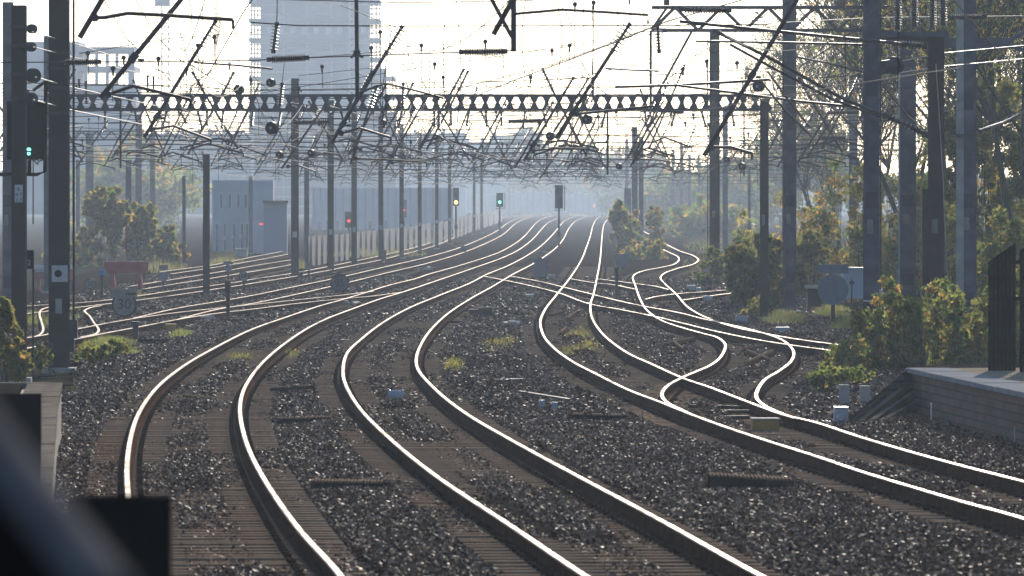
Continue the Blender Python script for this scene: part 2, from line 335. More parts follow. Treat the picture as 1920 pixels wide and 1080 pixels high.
for key, (lab, Lp, Rp) in TR.items():
    PL, PR = rail_pts(Lp), rail_pts(Rp); RAILS[key] = (PL, PR); dz = -.0012 * tk; tk += 1
    j = np.argmin(PL[:,1]); t = thing('railway_track', lab, 'railway track', (PL[j,0]+.75, PL[j,1], GZ), 'tracks of the railway')
    for P in (PL, PR): rail_mesh(P, dz, t)
    oL, oR = PL[np.argsort(PL[:,1])], PR[np.argsort(PR[:,1])]
    y0, y1 = max(oL[0,1], oR[0,1]), min(oL[-1,1], oR[-1,1], 420)
    if y1 - y0 < 3: continue
    ys = np.arange(y0, y1, .65)
    cx = (np.interp(ys, oL[:,1], oL[:,0]) + np.interp(ys, oR[:,1], oR[:,0])) / 2
    if len(ys) > 4: cx = np.convolve(np.pad(cx, 2, mode='edge'), np.ones(5)/5, 'valid')
    ang = -np.arctan(np.gradient(cx, ys)) if len(ys) > 2 else np.zeros(len(ys))
    ang = np.clip(ang, -.12, .12)
    vis = [i for i in range(len(ys)) if key in ('T1','T2','T3')][:98]
    for i in vis:
        o = bpy.data.objects.new('sleeper', slme); C.collection.objects.link(o); o.parent = t
        o.location = tuple(np.array([cx[i], ys[i], dz + random.uniform(-.006,.006)]) - ORG[t]); o.rotation_euler[2] = ang[i]
    rest = [i for i in range(len(ys)) if i not in set(vis)]
    if rest:
        VV, FF = [], []
        for q, i in enumerate(rest):
            c, s = math.cos(ang[i]), math.sin(ang[i])
            VV.append(SV @ np.array([[c,s,0],[-s,c,0],[0,0,1]]) + np.array([cx[i], ys[i], dz + random.uniform(-.006,.006)])); FF.append(SQ + q*len(SV))
        o = npmesh('sleeper_row', np.vstack(VV), np.vstack(FF), 4, [M['sleeper'], M['clip']], t, mi=np.tile(SMI, len(rest))); o['kind'] = 'stuff'

# loose stones of the ballast in the part of the bed that shows single stones
rng = np.random.default_rng(3)
def stones(n, d0, d1, size, name):
    d = np.sqrt(rng.uniform(d0**2, d1**2, n)); x = rng.uniform(-1, 1, n) * .0705 * d
    keep = np.ones(n, bool); lo = np.zeros(n)
    xl = np.interp(d, [20,118,150,180,200,230], [-7.3,-7.3,-8.2,-10,-13.5,-16]); xr = np.interp(d, [80,124,128,150,180,240], [9,7,7.6,9,11.2,10.2])
    plat = (d < 117) & (x < np.interp(d, [60,72,115], [-3.5,-4.2,-6.55])); keep &= (x > xl) & (x < xr) & ~plat
    patch = np.sin(x*2.1+np.sin(d*.31)*2)+np.sin(d*.23+x*.7)+np.sin(d*.09-x*1.3)
    for key, (PL, PR) in RAILS.items():
        for P in (PL, PR):
            o = P[np.argsort(P[:,1])]; m = (d > o[0,1]) & (d < o[-1,1]); rx = np.interp(d, o[:,1], o[:,0])
            keep &= ~(m & (np.abs(x-rx) < .13))
            if key in ('T1','T2','T3','T4'): lo = np.where(m & (np.abs(x-rx) < .5) , np.maximum(lo, .039 - .014*np.clip(patch,-1.5,1.5)), lo)
        if key in ('T1','T2','T3'):
            a = PL[np.argsort(PL[:,1])]; b = PR[np.argsort(PR[:,1])]; m = (d > a[0,1])
            xa = np.interp(d, a[:,1], a[:,0]); xb = np.interp(d, b[:,1], b[:,0])
            lo = np.where(m & (x > xa) & (x < xb), np.maximum(lo, .011 - .014*patch), lo)
    hill = .035 * patch * (lo == 0)
    x, d, lo, hill = x[keep], d[keep], lo[keep], hill[keep]; n = len(x)
    s = size * rng.uniform(.55, 1.25, n)
    B = np.array([(1,0,0),(-1,0,0),(0,1,0),(0,-1,0),(0,0,1),(0,0,-1)], float)
    V = B[None] * rng.uniform(.6, 1.15, (n, 6, 1)) + rng.uniform(-.35, .35, (n, 6, 3)); V[:, :, 2] *= .75
    a = rng.uniform(0, 6.28, n); c, s_ = np.cos(a), np.sin(a)
    X = V[:,:,0]*c[:,None] - V[:,:,1]*s_[:,None]; Y = V[:,:,0]*s_[:,None] + V[:,:,1]*c[:,None]
    tilt = rng.uniform(-.6, .6, n); Z = V[:,:,2]*np.cos(tilt)[:,None] + X*np.sin(tilt)[:,None]
    z0 = GZ + .022 + rng.uniform(-.02, .03, n) - lo + np.maximum(hill, -.02)
    W = np.stack([X*s[:,None] + x[:,None], Y*s[:,None] + d[:,None], Z*s[:,None] + z0[:,None]], 2).reshape(-1, 3)
    Fc = np.array([(0,2,4),(2,1,4),(1,3,4),(3,0,4),(2,0,5),(1,2,5),(3,1,5),(0,3,5)])
    FF = (Fc[None] + 6*np.arange(n)[:,None,None]).reshape(-1, 3)
    o = npmesh(name, W, FF, 3, M['stone']); o['kind'] = 'stuff'
    tag(o, 'loose dark brown ballast stones nearest the camera' if d0 < 100 else 'ballast stones around the middle bends of the tracks' if d0 < 200 else 'finer looking ballast stones farther up the line', 'ballast')
stones(470000, 60, 125, .033, 'ballast_stones')
stones(330000, 125, 235, .046, 'ballast_stones')
stones(170000, 235, 360, .075, 'ballast_stones')
# ------------------------------------------------------------------ masts
def mast(xc, wpx, D, top_y, m, label, rz=-.02, group='overhead line masts', zb=GZ, collars=(), bolts=True, thick=None):
    b = at(xc, 400, D); b[2] = zb; zt = CAMZ - (top_y - HOR) * D / F; wd = px(wpx, D)
    t = thing('line_mast', label, 'mast', b, group); h = zt - zb; dp = wd * .95
    q = MB(); zc = (zb + zt) / 2
    for s in (-1, 1): q.box((b[0]-s*dp/2*math.sin(rz), b[1]+s*dp/2*math.cos(rz), zc), (wd, .022, h), rz)
    q.box((b[0], b[1], zc), (.02, dp-.024, h), rz); q.build('steel_column', M[m], t)
    if bolts:
        MB().box((b[0], b[1], zb+.03), (wd*1.7, wd*1.7, .1)).build('base_plate', M['concrete'], t)
    if not collars and wpx > 15:
        for k_ in range(3):
            zz = zb + 1.1 + k_*2.35; MB().box((b[0]-.004, b[1]-dp/2-.017, zz), (wd*.8, .012, .34), rz).build('splice_plate', M['girder' if m == 'mast_blue' else m], t)
        MB().box((b[0]-wd*.12, b[1]-dp/2-.03, zb+2.9), (wd*.4,.012,.3), rz).build('number_plate', M['signface'], t)
    for cy in collars:
        z = CAMZ - (cy - HOR) * D / F
        MB().box((b[0], b[1]-.01, z), (wd*1.12, dp+.08, .06), rz).build('collar', M['fitting'], t)
    if thick:                                     # heavier lower section
        z0, z1 = [CAMZ - (y - HOR) * D / F for y in thick]
        MB().box((b[0], b[1]-dp/2-.03, (z0+z1)/2), (wd*1.1, .1, z0-z1)).build('equipment_case', M['mast_dark'], t)
    return t, b, wd, dp
m1, b1, w1, d1 = mast(36, 27, 152, 10, 'mast_dark', 'dark mast with number plate and four round wheels beside the left signal', collars=(50,86,139,184))
MB().box(at(35,363,152-d1/2-.02), (px(15,152), .01, px(33,152))).build('number_plate', M['white'], m1)
for s, yy in (('E',355),('0 7',365),('2 5',375)): text(s, .095, at(35,yy,152-d1/2-.03), m1, M['ink'])
for i, (x, y, r_) in enumerate(((60,54,9),(58,88,9),(62,142,14),(58,185,12))):
    c = at(x, y, 151.7); rr = px(r_, 152)
    MB().lathe(c-np.array([.02,.11,0]), c+np.array([.02,.11,0]), [(0,rr*.3),(0,rr*.9),(.12,rr),(.3,rr*.82),(.7,rr*.82),(.88,rr),(1,rr*.9),(1,rr*.3)], 18).build('anchor_wheel', M['fitting'], m1)
m2, b2, w2, d2 = mast(111, 37, 161, -60, 'mast_dark', 'thick dark mast with white band and black hole, right of the signal', collars=(98,128,165,212))
MB().box(at(112,513,161-d2/2-.02), (px(30,161), .012, px(31,161))).build('white_band', M['white'], m2)
c = at(109,513,161-d2/2-.04); MB().lathe(c, c+np.array([0,.02,0]), [(0,px(7,161)),(1,px(7,161))], 14).build('round_hole', M['black'], m2)
MB().box(at(110,574,161-d2/2-.02), (px(12,161), .01, px(28,161))).build('paper_notice', M['concrete'], m2)
q = MB().tube([at(138,-30,160), at(138,600,160)], .024, 8); q.build('drop_pipe', M['mast_dark'], m2)
q = MB().box(at(137,617,160), (px(17,160), .2, px(36,160))).box(at(135,645,160), (px(9,160), .15, px(30,160))); q.build('cable_terminal', M['fitting'], m2)
MB().box(at(90,648,160), (px(18,160), .12, px(10,160))).tube([at(86,652,160),at(84,690,160)],.02).build('cable_clamp', M['fitting'], m2)
mast(15, 19, 232, 4, 'mast_blue', 'blue grey mast at the left edge just behind the numbered dark mast')
mast(90, 15, 300, 68, 'mast_blue', 'blue grey mast half hidden behind the thick white banded mast')
mast(387, 12, dist(560), 290, 'mast_dark', 'short dark mast with a thicker middle standing alone right of the buffer stop', thick=(418,496))
row = [(553,14,525,147,'with a forked bracket on its top, nearest of the left row'),(620,11.5,513,188,'second nearest in the left row, right of the fork topped one'),(664,10,503,200,'third nearest in the long left row'),
 (714,9,493,215,'fourth nearest in the long left row'),(753,8,485,232,'fifth nearest in the long left row'),(787,7,478,248,'sixth nearest in the long left row'),(819,6.5,467,262,'seventh nearest in the long left row'),
 (843,6,458,275,'eighth in the left row, beside the amber signal'),(889,5,440,285,'ninth in the left row, thin and hazy'),(903,5,437,290,'farthest hazy one ending the left row')]
for i, (x, wp, by, ty, l_) in enumerate(row):
    t, b, wd, dp = mast(x, wp, dist(by), ty, 'mast_dark', 'dark mast ' + l_, group='row of masts left of the tracks')
    D = dist(by)
    MB().box(b + np.array([.0, -dp/2-.02, 2.0]), (wd*.6, .012, .26)).build('number_plate', M['white'], t)
    if i == 0:
        MB().bar(at(553,150,D), at(562,150,D), .05).bar(at(555,165,D), at(566,172,D), .08).build('top_bracket', M['fitting'], t)
        MB().box(at(563,517,D), (px(10,D), .3, px(14,D))).build('switch_box', M['fitting'], t)
    if i == 3: MB().box(at(721,477,D), (px(7,D), .3, px(18,D))).build('switch_box', M['fitting'], t)
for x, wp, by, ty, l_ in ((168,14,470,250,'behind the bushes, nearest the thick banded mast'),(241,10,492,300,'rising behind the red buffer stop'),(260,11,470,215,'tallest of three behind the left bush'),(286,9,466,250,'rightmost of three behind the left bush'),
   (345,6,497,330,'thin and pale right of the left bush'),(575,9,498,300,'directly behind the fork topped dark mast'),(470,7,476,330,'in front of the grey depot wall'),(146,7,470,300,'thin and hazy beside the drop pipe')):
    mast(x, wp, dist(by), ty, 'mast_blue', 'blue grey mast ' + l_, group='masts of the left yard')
# right side
t, b, wd, dp = mast(1480, 25, 246, -60, 'mast_blue', 'tall blue grey mast with a cable tube, left of the round sign back', rz=.02)
MB().tube([at(1472,-50,245.6), at(1472,587,245.6)], .03, 8).build('cable_tube', M['mast_blue'], t); MB().box(at(1470,530,245.5), (px(12,246), .2, px(16,246))).build('junction_box', M['fitting'], t)
t, b, wd, dp = mast(1634, 29, 168, -60, 'mast_blue', 'thick blue grey mast rising from the leafy scrub left of the brown one', rz=.02)
MB().tube([at(1651.5,-50,168), at(1651.5,660,168)], .015, 6).build('cable', M['fitting'], t); MB().box(at(1635,564,168), (wd*1.06, dp+.05, .03)).box(at(1635,589,168), (wd*1.06, dp+.05, .03)).build('steel_strap', M['boxgrey'], t)
MB().box(at(1652,548,167.6), (px(8,168), .1, px(12,168))).build('small_box', M['boxgrey'], t)
t3, b3, w3, d3 = mast(1755, 29, 171, 68, 'mast_brown', 'brown rusted mast carrying four upright insulators, nearest the platform', rz=.02)
MB().box(at(1735,445,170.6), (px(13,171), .3, px(181,171))).build('cable_duct', M['mast_dark'], t3)
MB().tube([at(1755,120,170.4), at(1768,330,170.4), at(1775,500,170.4), at(1795,640,170.4)], .012, 6).build('loose_cable', M['concrete'], t3)
MB().box(at(1712,65,170.7), (px(130,171), .35, px(10,171))).box(at(1700,74,170.9), (px(110,171), .1, px(8,171))).build('crossarm', M['mast_blue'], t3)
for x, y0 in ((1683,54),(1714,48),(1748,54),(1768,46)):
    MB().insulator(at(x,y0+2,170.5), at(x,y0-62,170.5), .05, .1, 11).build('post_insulator', M['insul'], t3, smooth=False)
t, b, wd, dp = mast(1815, 25, 192, -60, 'mast_blue', 'blue grey mast with a pale brown left flange behind the brown mast', rz=.25)
MB().box(at(1800,270,191.6), (px(14,192), .03, px(680,192))).build('pale_flange', M['concrete'], t); MB().box(at(1812,254,191.5), (px(42,192), .4, .06)).build('collar', M['fitting'], t)
t, b, wd, dp = mast(1702, 29, 240, -60, 'mast_blue', 'pale blue grey mast between the thick blue one and the brown one', rz=.03)
MB().tube([at(1686,-50,239.5), at(1686,590,239.5)], .03, 8).build('cable_tube', M['boxgrey'], t)
mast(1600, 16, 420, -40, 'mast_blue', 'hazy pale mast rising among the bare right hand trees')
m7 = mast(1433, 16, 232, 185, 'mast_brown', 'dark post carrying the right end of the girder with hexagon holes')
t, b, wd, dp = mast(1340, 19, dist(528), 60, 'mast_dark', 'tall dark mast with two thin cables left of the leafy bush')
for x in (1327,1331): MB().tube([at(x,70,340), at(x,500,340)], .02, 6).build('cable', M['fitting'], t)
MB().box(at(1327,503,340), (px(9,340), .25, px(22,340))).build('junction_box', M['boxgrey'], t)
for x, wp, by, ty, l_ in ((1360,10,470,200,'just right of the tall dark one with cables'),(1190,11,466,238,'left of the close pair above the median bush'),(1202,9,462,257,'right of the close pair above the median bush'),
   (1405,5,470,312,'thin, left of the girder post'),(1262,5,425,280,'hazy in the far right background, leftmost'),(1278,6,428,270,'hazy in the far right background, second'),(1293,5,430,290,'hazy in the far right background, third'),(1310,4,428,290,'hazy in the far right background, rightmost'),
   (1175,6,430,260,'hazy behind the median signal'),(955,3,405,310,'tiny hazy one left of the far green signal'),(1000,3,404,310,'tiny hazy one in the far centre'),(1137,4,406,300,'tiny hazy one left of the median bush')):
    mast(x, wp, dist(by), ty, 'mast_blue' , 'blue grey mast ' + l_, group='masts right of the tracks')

# ------------------------------------------------------------------ girders
DG = 232
gd = thing('hexagon_girder', 'long grey castellated girder with a row of hexagon holes across all tracks', 'girder', at(787,193,DG))
q = MB(); x0, x1, zt, zb_, pitch = 128, 1446, 178, 207, 23.0
A = lambda x, y: at(x, y, DG); ty = (0, .05, 0)
q.prism([A(x0,zt), A(x1,zt), A(x1,zt+4), A(x0,zt+4)], ty); q.prism([A(x0,zb_-4), A(x1,zb_-4), A(x1,zb_), A(x0,zb_)], ty)
k = int((x1-x0)/pitch)
for i in range(k+1):                                # web posts between the hexagons
    xc = x0 + i*pitch
    q.prism([A(xc-8,zt+4), A(xc+8,zt+4), A(xc+2.8,192.5), A(xc+8,zb_-4), A(xc-8,zb_-4), A(xc-2.8,192.5)], (0,.03,0))
q.build('web', M['girder'], gd)
MB().prism([A(x0,zt-1.6), A(x1,zt-1.6), A(x1,zt-.1), A(x0,zt-.1)], (0,.26,0)).build('top_flange', M['girder'], gd)
MB().prism([A(x0,zb_+.1), A(x1,zb_+.1), A(x1,zb_+1.6), A(x0,zb_+1.6)], (0,.26,0)).build('bottom_flange', M['girder'], gd)
def truss(D, xa, xb, yt, yb, n, wb, label, m='girder', legs=()):
    t = thing('lattice_girder', label, 'girder', at((xa+xb)/2, yb, D), 'lattice girders over the line')
    MB().bar(at(xa,yt,D), at(xb,yt,D), px(wb,D)).build('top_chord', M[m], t); MB().bar(at(xa,yb,D), at(xb,yb,D), px(wb,D)).build('bottom_chord', M[m], t)
    q = MB(); w_ = (xb-xa)/n
    for i in range(n):
        q.bar(at(xa+w_*i,yb,D+.05), at(xa+w_*(i+.5),yt,D+.05), px(wb*.95,D)); q.bar(at(xa+w_*(i+.5),yt,D+.12), at(xa+w_*(i+1),yb,D+.12), px(wb*.95,D))
    q.build('lattice', M[m], t)
    for x, y0, y1 in legs: MB().bar(at(x,y0,D), at(x,y1,D), px(5,D)).build('drop_post', M[m], t)
    return t
tt = truss(247, 1222, 1920, 14, 57, 8, 6.5, 'grey lattice girder running off the top right corner', legs=((1220,57,208),))
MB().bar(at(1250,10,247), at(1250,-30,247), px(11,247)).build('king_post', M['girder'], tt); MB().bar(at(1222,55,246.8), at(1252,12,246.8), px(5,247)).bar(at(1298,57,246.6), at(1222,196,246.6), px(4.5,247)).build('brace', M['girder'], tt)
tb = thing('box_beam', 'deep grey beam behind the brown insulator mast at top right', 'beam', at(1832,80,195)); MB().prism([at(1770,71,195),at(1895,71,195),at(1895,90,195),at(1770,90,195)], (0,.3,0)).bar(at(1895,75,195), at(1990,20,195), .1).bar(at(1895,86,195), at(1990,120,195), .1).build('beam', M['mast_blue'], tb)
truss(520, 140, 470, 246, 262, 12, 2.6, 'hazy lattice girder over the left yard behind the big girder')
truss(640, 960, 1420, 300, 313, 16, 2.4, 'hazy lattice girder across the far tracks at centre right')
truss(560, 560, 1000, 286, 300, 16, 2.4, 'hazy lattice girder across the far tracks at centre left')
truss(900, 780, 1180, 322, 331, 16, 2.0, 'faintest lattice girder low over the distant tracks')

# ------------------------------------------------------------------ cantilevers that hold the wires
def cantilever(top, bot, D, arm=(), ins=.27, r=.033, label='', clampt=None, ins2=None):
    a, b = at(*top, D), at(*bot, D); t = thing('wire_cantilever', label, 'cantilever', (a+b)/2, 'cantilevers that hold the overhead wires')
    s = a + (b-a)*ins
    MB().tube([s, b], r, 8).build('stay_tube', M['tube'], t)
    if ins: MB().insulator(a, s, r*.8, r*3.9, 7).build('insulator', M['insul'], t)
    if clampt is not None: c = a+(b-a)*clampt; MB().box(c, (.17,.14,.12), ry=-.9).box(c+np.array([.12,0,-.04]), (.1,.06,.05)).build('clamp', M['fitting'], t)
    if arm:
        P = [at(x, y, D-.08) for x, y in arm]
        MB().tube(P, r*.72, 7).build('registration_arm', M['tube'], t)
        MB().tube([P[-1], P[-1]+np.array([0,0,-.13])], .02, 6).build('wire_clip', M['fitting'], t)
        c = P[0]; MB().lathe(c-np.array([.0,.06,0]), c+np.array([0,.06,0]), [(0,.06),(1,.06)], 10).build('pivot', M['fitting'], t)
    return t
CT = [
 ((205,-24),(149,71),112,((178,33),(195,33),(240,25),(300,28),(437,37)),0,.04,'cut off by the top edge over the left masts, with a long cranked arm',None),
 ((352,-16),(188,184),128,((203,177),(250,161),(300,173),(357,187)),0,.04,'longest bare tube sloping down to the girder on the left',.62),
 ((405,38),(270,258),172,((283,243),(325,236),(395,262)),.24,.038,'with a ribbed insulator, hanging left of the tower block',.82),
 ((755,48),(622,267),172,((640,250),(675,240),(733,258)),.25,.038,'with a ribbed insulator across the right edge of the tower block',.84),
 ((707,160),(657,308),205,((667,297),(720,299),(800,304)),.3,.03,'slim, hanging just left of the tower block corner below the girder',.8),
 ((605,204),(528,316),225,((540,312),(560,310),(592,322)),.22,.03,'sloping across the fork topped mast below the girder',None),
 ((795,190),(722,318),225,((735,305),(770,300),(812,302)),.24,.028,'sloping left below the girder right of the tower block',None),
 ((1182,43),(1042,260),172,((1080,214),(1140,208),(1225,199)),.26,.04,'with a ribbed insulator right of centre, crossing the girder',.78),
 ((1076,144),(982,302),205,((1000,283),(1040,278),(1100,279)),.2,.033,'with a small insulator at the girder, centre right',.8),
 ((1038,190),(965,315),225,((990,298),(1030,298),(1072,303)),.22,.028,'slim, the left one of two near the centre below the girder',None),
 ((1500,-10),(1320,292),150,((1333,276),(1370,276),(1410,287)),0,.042,'thick bare tube falling from the top edge left of the tall blue mast',.5),
 ((1254,190),(1182,312),232,((1195,298),(1240,300),(1300,312)),.2,.03,'sloping left below the girder above the median bush',.8),
 ((1060,265),(1012,335),300,((1020,325),(1050,320),(1080,330)),.2,.03,'small, low in the centre under the two discs',None),
]
for top, bot, D, arm, ins, r_, l_, cl in CT: cantilever(top, bot, D, arm, ins, r_, 'dark arm ' + l_.replace('cut off by the top edge over the left masts, with a','cut by the top edge over the left masts, with'), cl)
def post(pts, D, label, arm=None, r=.045, name='drop_post'):
    t = thing(name, label, 'drop post', at(*pts[-1], D)); MB().tube([at(x,y,D) for x,y in pts], r, 8).build('post', M['tube'], t)
    if arm: MB().tube([at(x,y,D-.06) for x,y in arm], r*.55, 7).build('registration_arm', M['tube'], t)
    return t
t = post(((668,-20),(670,187)), 150, 'dark upright drop post in front of the tower block', ((675,174),(705,162),(728,157),(780,170),(832,184)), .038)
MB().box(at(669,98,149.9), (px(13,150),.14,px(7,150))).bar(at(657,108,149.9), at(669,101,149.9), .05).bar(at(681,108,149.9), at(669,101,149.9), .05).build('clamp', M['fitting'], t)
t = post(((963,-20),(963,97)), 115, 'thick drop post with crossed stays at the top centre', ((965,26),(1055,18),(1140,23),(1215,28),(1215,45)), .04)
MB().tube([at(968,-12,115.2), at(925,65,115.2)], .04, 8).tube([at(916,-12,115.4), at(960,70,115.4)], .03, 8).build('stay', M['tube'], t)
post(((226,180),(226,315)), 232, 'thin drop post under the left end of the girder', ((227,285),(297,286)), .03)
post(((1395,207),(1395,330)), 300, 'thin drop post near the right girder end', None, .03); post(((1139,207),(1139,328)), 232, 'thin drop post below the girder right of centre', ((1139,268),(1060,268)), .028)
def bar_(pts, D, label, r=.03, ins=None):
    t = thing('registration_bar', label, 'bar', at(*pts[0], D), 'long bars reaching left from the right hand masts')
    MB().tube([at(x,y,D+dd) for (x,y),dd in zip(pts, np.linspace(0,4,len(pts)))], r, 7).build('bar', M['tube'], t)
    if ins: MB().insulator(at(*ins[0],D+4), at(*ins[1],D+4), r*1.2, r*2.6, 9).build('insulator', M['insul'], t)
bar_(((1275,40),(1450,58),(1600,73),(1690,82)), 164, 'long bar to the brown mast top, ending in a ribbed insulator', .035, ((1672,81),(1738,87)))
bar_(((1305,77),(1480,80),(1640,84)), 164, 'straight level bar just under the uppermost long bar', .025)
bar_(((1340,58),(1450,112),(1580,185),(1655,215)), 160, 'upper one of two parallel sloping bars to the brown mast', .035, ((1655,215),(1742,255)))
bar_(((1370,84),(1450,128),(1560,186),(1650,219)), 160, 'lower one of two parallel sloping bars to the brown mast', .028)
bar_(((1155,163),(1260,160),(1345,155),(1440,149)), 165, 'nearly level bar crossing the tall dark mast above the girder', .03)
bar_(((1270,160),(1400,177),(1500,190),(1602,200)), 165, 'gently falling bar ending between the right masts', .028)
bar_(((1495,107),(1550,118),(1615,134)), 170, 'short falling bar with hook right of the tall blue mast', .022)
bar_(((365,117),(440,122),(510,129)), 165, 'short level bar hooked left of the tower block', .022); bar_(((1136,128),(1180,131),(1236,133)), 172, 'short level bar right of the sloping arm at centre right', .022)
bar_(((1835,245),(1880,230),(1930,205)), 185, 'bar with ribbed insulator at the right edge', .035, ((1835,248),(1895,222)))
bar_(((1440,135),(1480,190),(1520,240)), 165, 'steep slim bar falling past the tall blue mast', .024); bar_(((1425,150),(1470,205),(1522,256)), 165, 'steep slim bar beside its twin at the tall blue mast', .024)
# hanging ribbed insulators, level strain insulators
def hang(x0, y0, x1, y1, D, l_, ro=.07, wire_to=None, ribs=9):
    t = thing('strain_insulator', l_, 'insulator', at(x0,y0,D), 'ribbed insulators in the wires')
    MB().insulator(at(x0,y0,D), at(x1,y1,D), .028, ro*1.15, ribs-1).build('ribbed_rod', M['insul'], t)
    if wire_to: MB().tube([at(*wire_to,D), at(x0,y0,D)], .009, 5).build('hanger_wire', M['wire'], t)
for a in ((519,42,512,100,150,'hanging before the top of the tower block',.075,(520,-10)),(529,155,524,200,185,'hanging from the girder left of the fork topped mast',.07,(533,118)),
  (756,155,755,205,200,'hanging at the girder right of the tower block',.06,(757,90)),(1233,45,1236,100,165,'hanging left end of the top right lattice girder',.08,(1233,10)),(1112,145,1112,182,190,'hanging just above the girder, centre right',.06,(1113,10)),
  (161,152,162,195,232,'hanging above the girder left end beside the drop pipe',.07,None),(148,148,149,166,232,'smallest one, beside the drop pipe',.05,None),(277,142,277,174,232,'left one of an upright pair on the girder',.045,None),(288,142,288,174,232,'right one of an upright pair on the girder',.045,None),
  (823,208,823,236,232,'hanging under the girder right of the tower',.05,None),(845,208,846,236,232,'hanging under the girder, near the girder middle',.05,None),(911,207,913,238,232,'hanging under the middle of the girder',.05,None),(338,210,350,232,232,'tilted, hanging under the girder left part',.06,None),(388,208,388,236,232,'upright, under the girder left part',.05,None)):
    hang(a[0],a[1],a[2],a[3],a[4],'brown ribbed insulator '+a[5],a[6],a[7])
for i_ in range(22):
    x_, D_ = 210+i_*55+random.uniform(-18,18), 233; hang(x_,208,x_+random.uniform(-9,9),234+random.uniform(0,8),D_,'small ribbed insulator in the row hanging beneath the hexagon girder',.05,None,7)
for a in ((500,112,580,108,150,'level in the cross wire before the tower block'),(860,98,952,96,140,'level in the cross wire at top centre'),(113,117,190,116,158,'level, at the thick banded mast'),(1272,18,1372,20,165,'level on the top right lattice girder'),
  (953,228,1015,227,230,'level below the girder at the centre'),(1550,212,1610,210,260,'level between the right masts'),(1535,258,1585,258,260,'lower level one between the right masts'),(1775,32,1850,32,180,'level at the top right corner'),(1236,207,1282,211,231,'level under the right part of the girder'),(550,230,618,228,230,'level below the girder before the left row')):
    t = thing('strain_insulator', 'brown ribbed insulator ' + a[5], 'insulator', at(a[0],a[1],a[4]), 'ribbed insulators in the wires'); MB().insulator(at(a[0],a[1],a[4]), at(a[2],a[3],a[4]), .03, .07, 16).build('ribbed_rod', M['insul'], t)
for x, y, r_, D, l_ in ((510,240,12,170,'largest dark disc, below the girder left of the fork topped mast'),(508,155,8,180,'above the girder before the tower block'),(448,168,9,180,'above the girder left of the tower block'),(1101,224,9.5,180,'below the girder right of centre'),
   (1032,255,8,190,'below the girder at the centre'),(1422,162,10.5,170,'beside the right end of the girder'),(719,230,6,210,'small, just under the girder at the tower corner'),(584,287,7,220,'low, right of the fork topped mast'),(525,290,6.5,220,'low, left of the fork topped mast'),
   (818,257,6,220,'small, right of the tower block'),(1161,312,6,260,'small, above the median bush'),(1392,312,7,250,'low, beside the girder post'),(1363,299,6,250,'low, behind the tall dark mast')):
    t = thing('tension_disc', 'round tension disc ' + l_, 'tension disc', at(x,y,D), 'round discs hanging in the wires'); c = at(x,y,D); rr = px(r_,D)
    MB().lathe(c-np.array([.03,.07,0]), c+np.array([.03,.07,0]), [(0,rr*.25),(0,rr*.9),(.12,rr),(.88,rr),(1,rr*.9),(1,rr*.25)], 20).build('disc', M['fitting'], t)
    MB().lathe(c-np.array([.03,.12,0]), c-np.array([.03,.07,0]), [(0,rr*.2),(1,rr*.25)], 10).build('hub', M['boxgrey'], t)
t = thing('cylinder_switch', 'dark cylinder switch hung on wires before the right hand masts', 'switch', at(1668,125,170)); MB().lathe(at(1652,127,169.7), at(1685,122,170.2), [(0,.1),(0,.15),(.7,.15),(.7,.2),(.8,.2),(.8,.15),(1,.15),(1,.05)], 14).build('drum', M['fitting'], t); MB().bar(at(1640,140,169.7), at(1690,132,169.9), .05).build('bracket', M['fitting'], t)

# repeated far cantilevers, one built with its parts and then copied
pr = thing('wire_cantilever', 'small dark cantilever among the tangle of distant wires', 'cantilever', (0,0,0), 'far cantilevers in the tangle of wires')
MB().tube([(.95,0,1.75),(0,0,0)], .036, 6).build('stay_tube', M['tube'], pr); MB().insulator((1.25,0,2.35),(.95,0,1.75), .03, .08, 6).build('insulator', M['insul'], pr)
MB().tube([(.1,-.06,.16),(.55,-.06,.3),(1.5,-.06,.02)], .03, 6).tube([(1.5,-.06,.02),(1.5,-.06,-.1)], .02, 5).build('registration_arm', M['tube'], pr)
def center(key, d):
    PL, PR = RAILS[key]; a = PL[np.argsort(PL[:,1])]; b = PR[np.argsort(PR[:,1])]
    return (np.interp(d, a[:,1], a[:,0]) + np.interp(d, b[:,1], b[:,0])) / 2
first = True; STN = [248, 268, 290, 315, 345, 380, 420, 470, 530, 600, 690, 800]
for si, D in enumerate(STN):
    xs = sorted([center(k, D) for k in ('T1','T2','T3','T0','TM')] + [center('T4', min(D,480)) , center('TM', D) - 4.2, center('TM', D) - 8.4, center('T3', D) + 8.5])
    for j, x in enumerate(xs):
        for flip in ((1,) if (j+si) % 3 else (1,-1)):
            o = pr if first else copy_tree(pr); first = False
            o.location = (x - .7*flip + random.uniform(-.3,.3), D + random.uniform(-4,4), 4.75 + random.uniform(-.15,.25)); o.scale = (flip*random.uniform(.85,1.2), 1, random.uniform(.85,1.15))

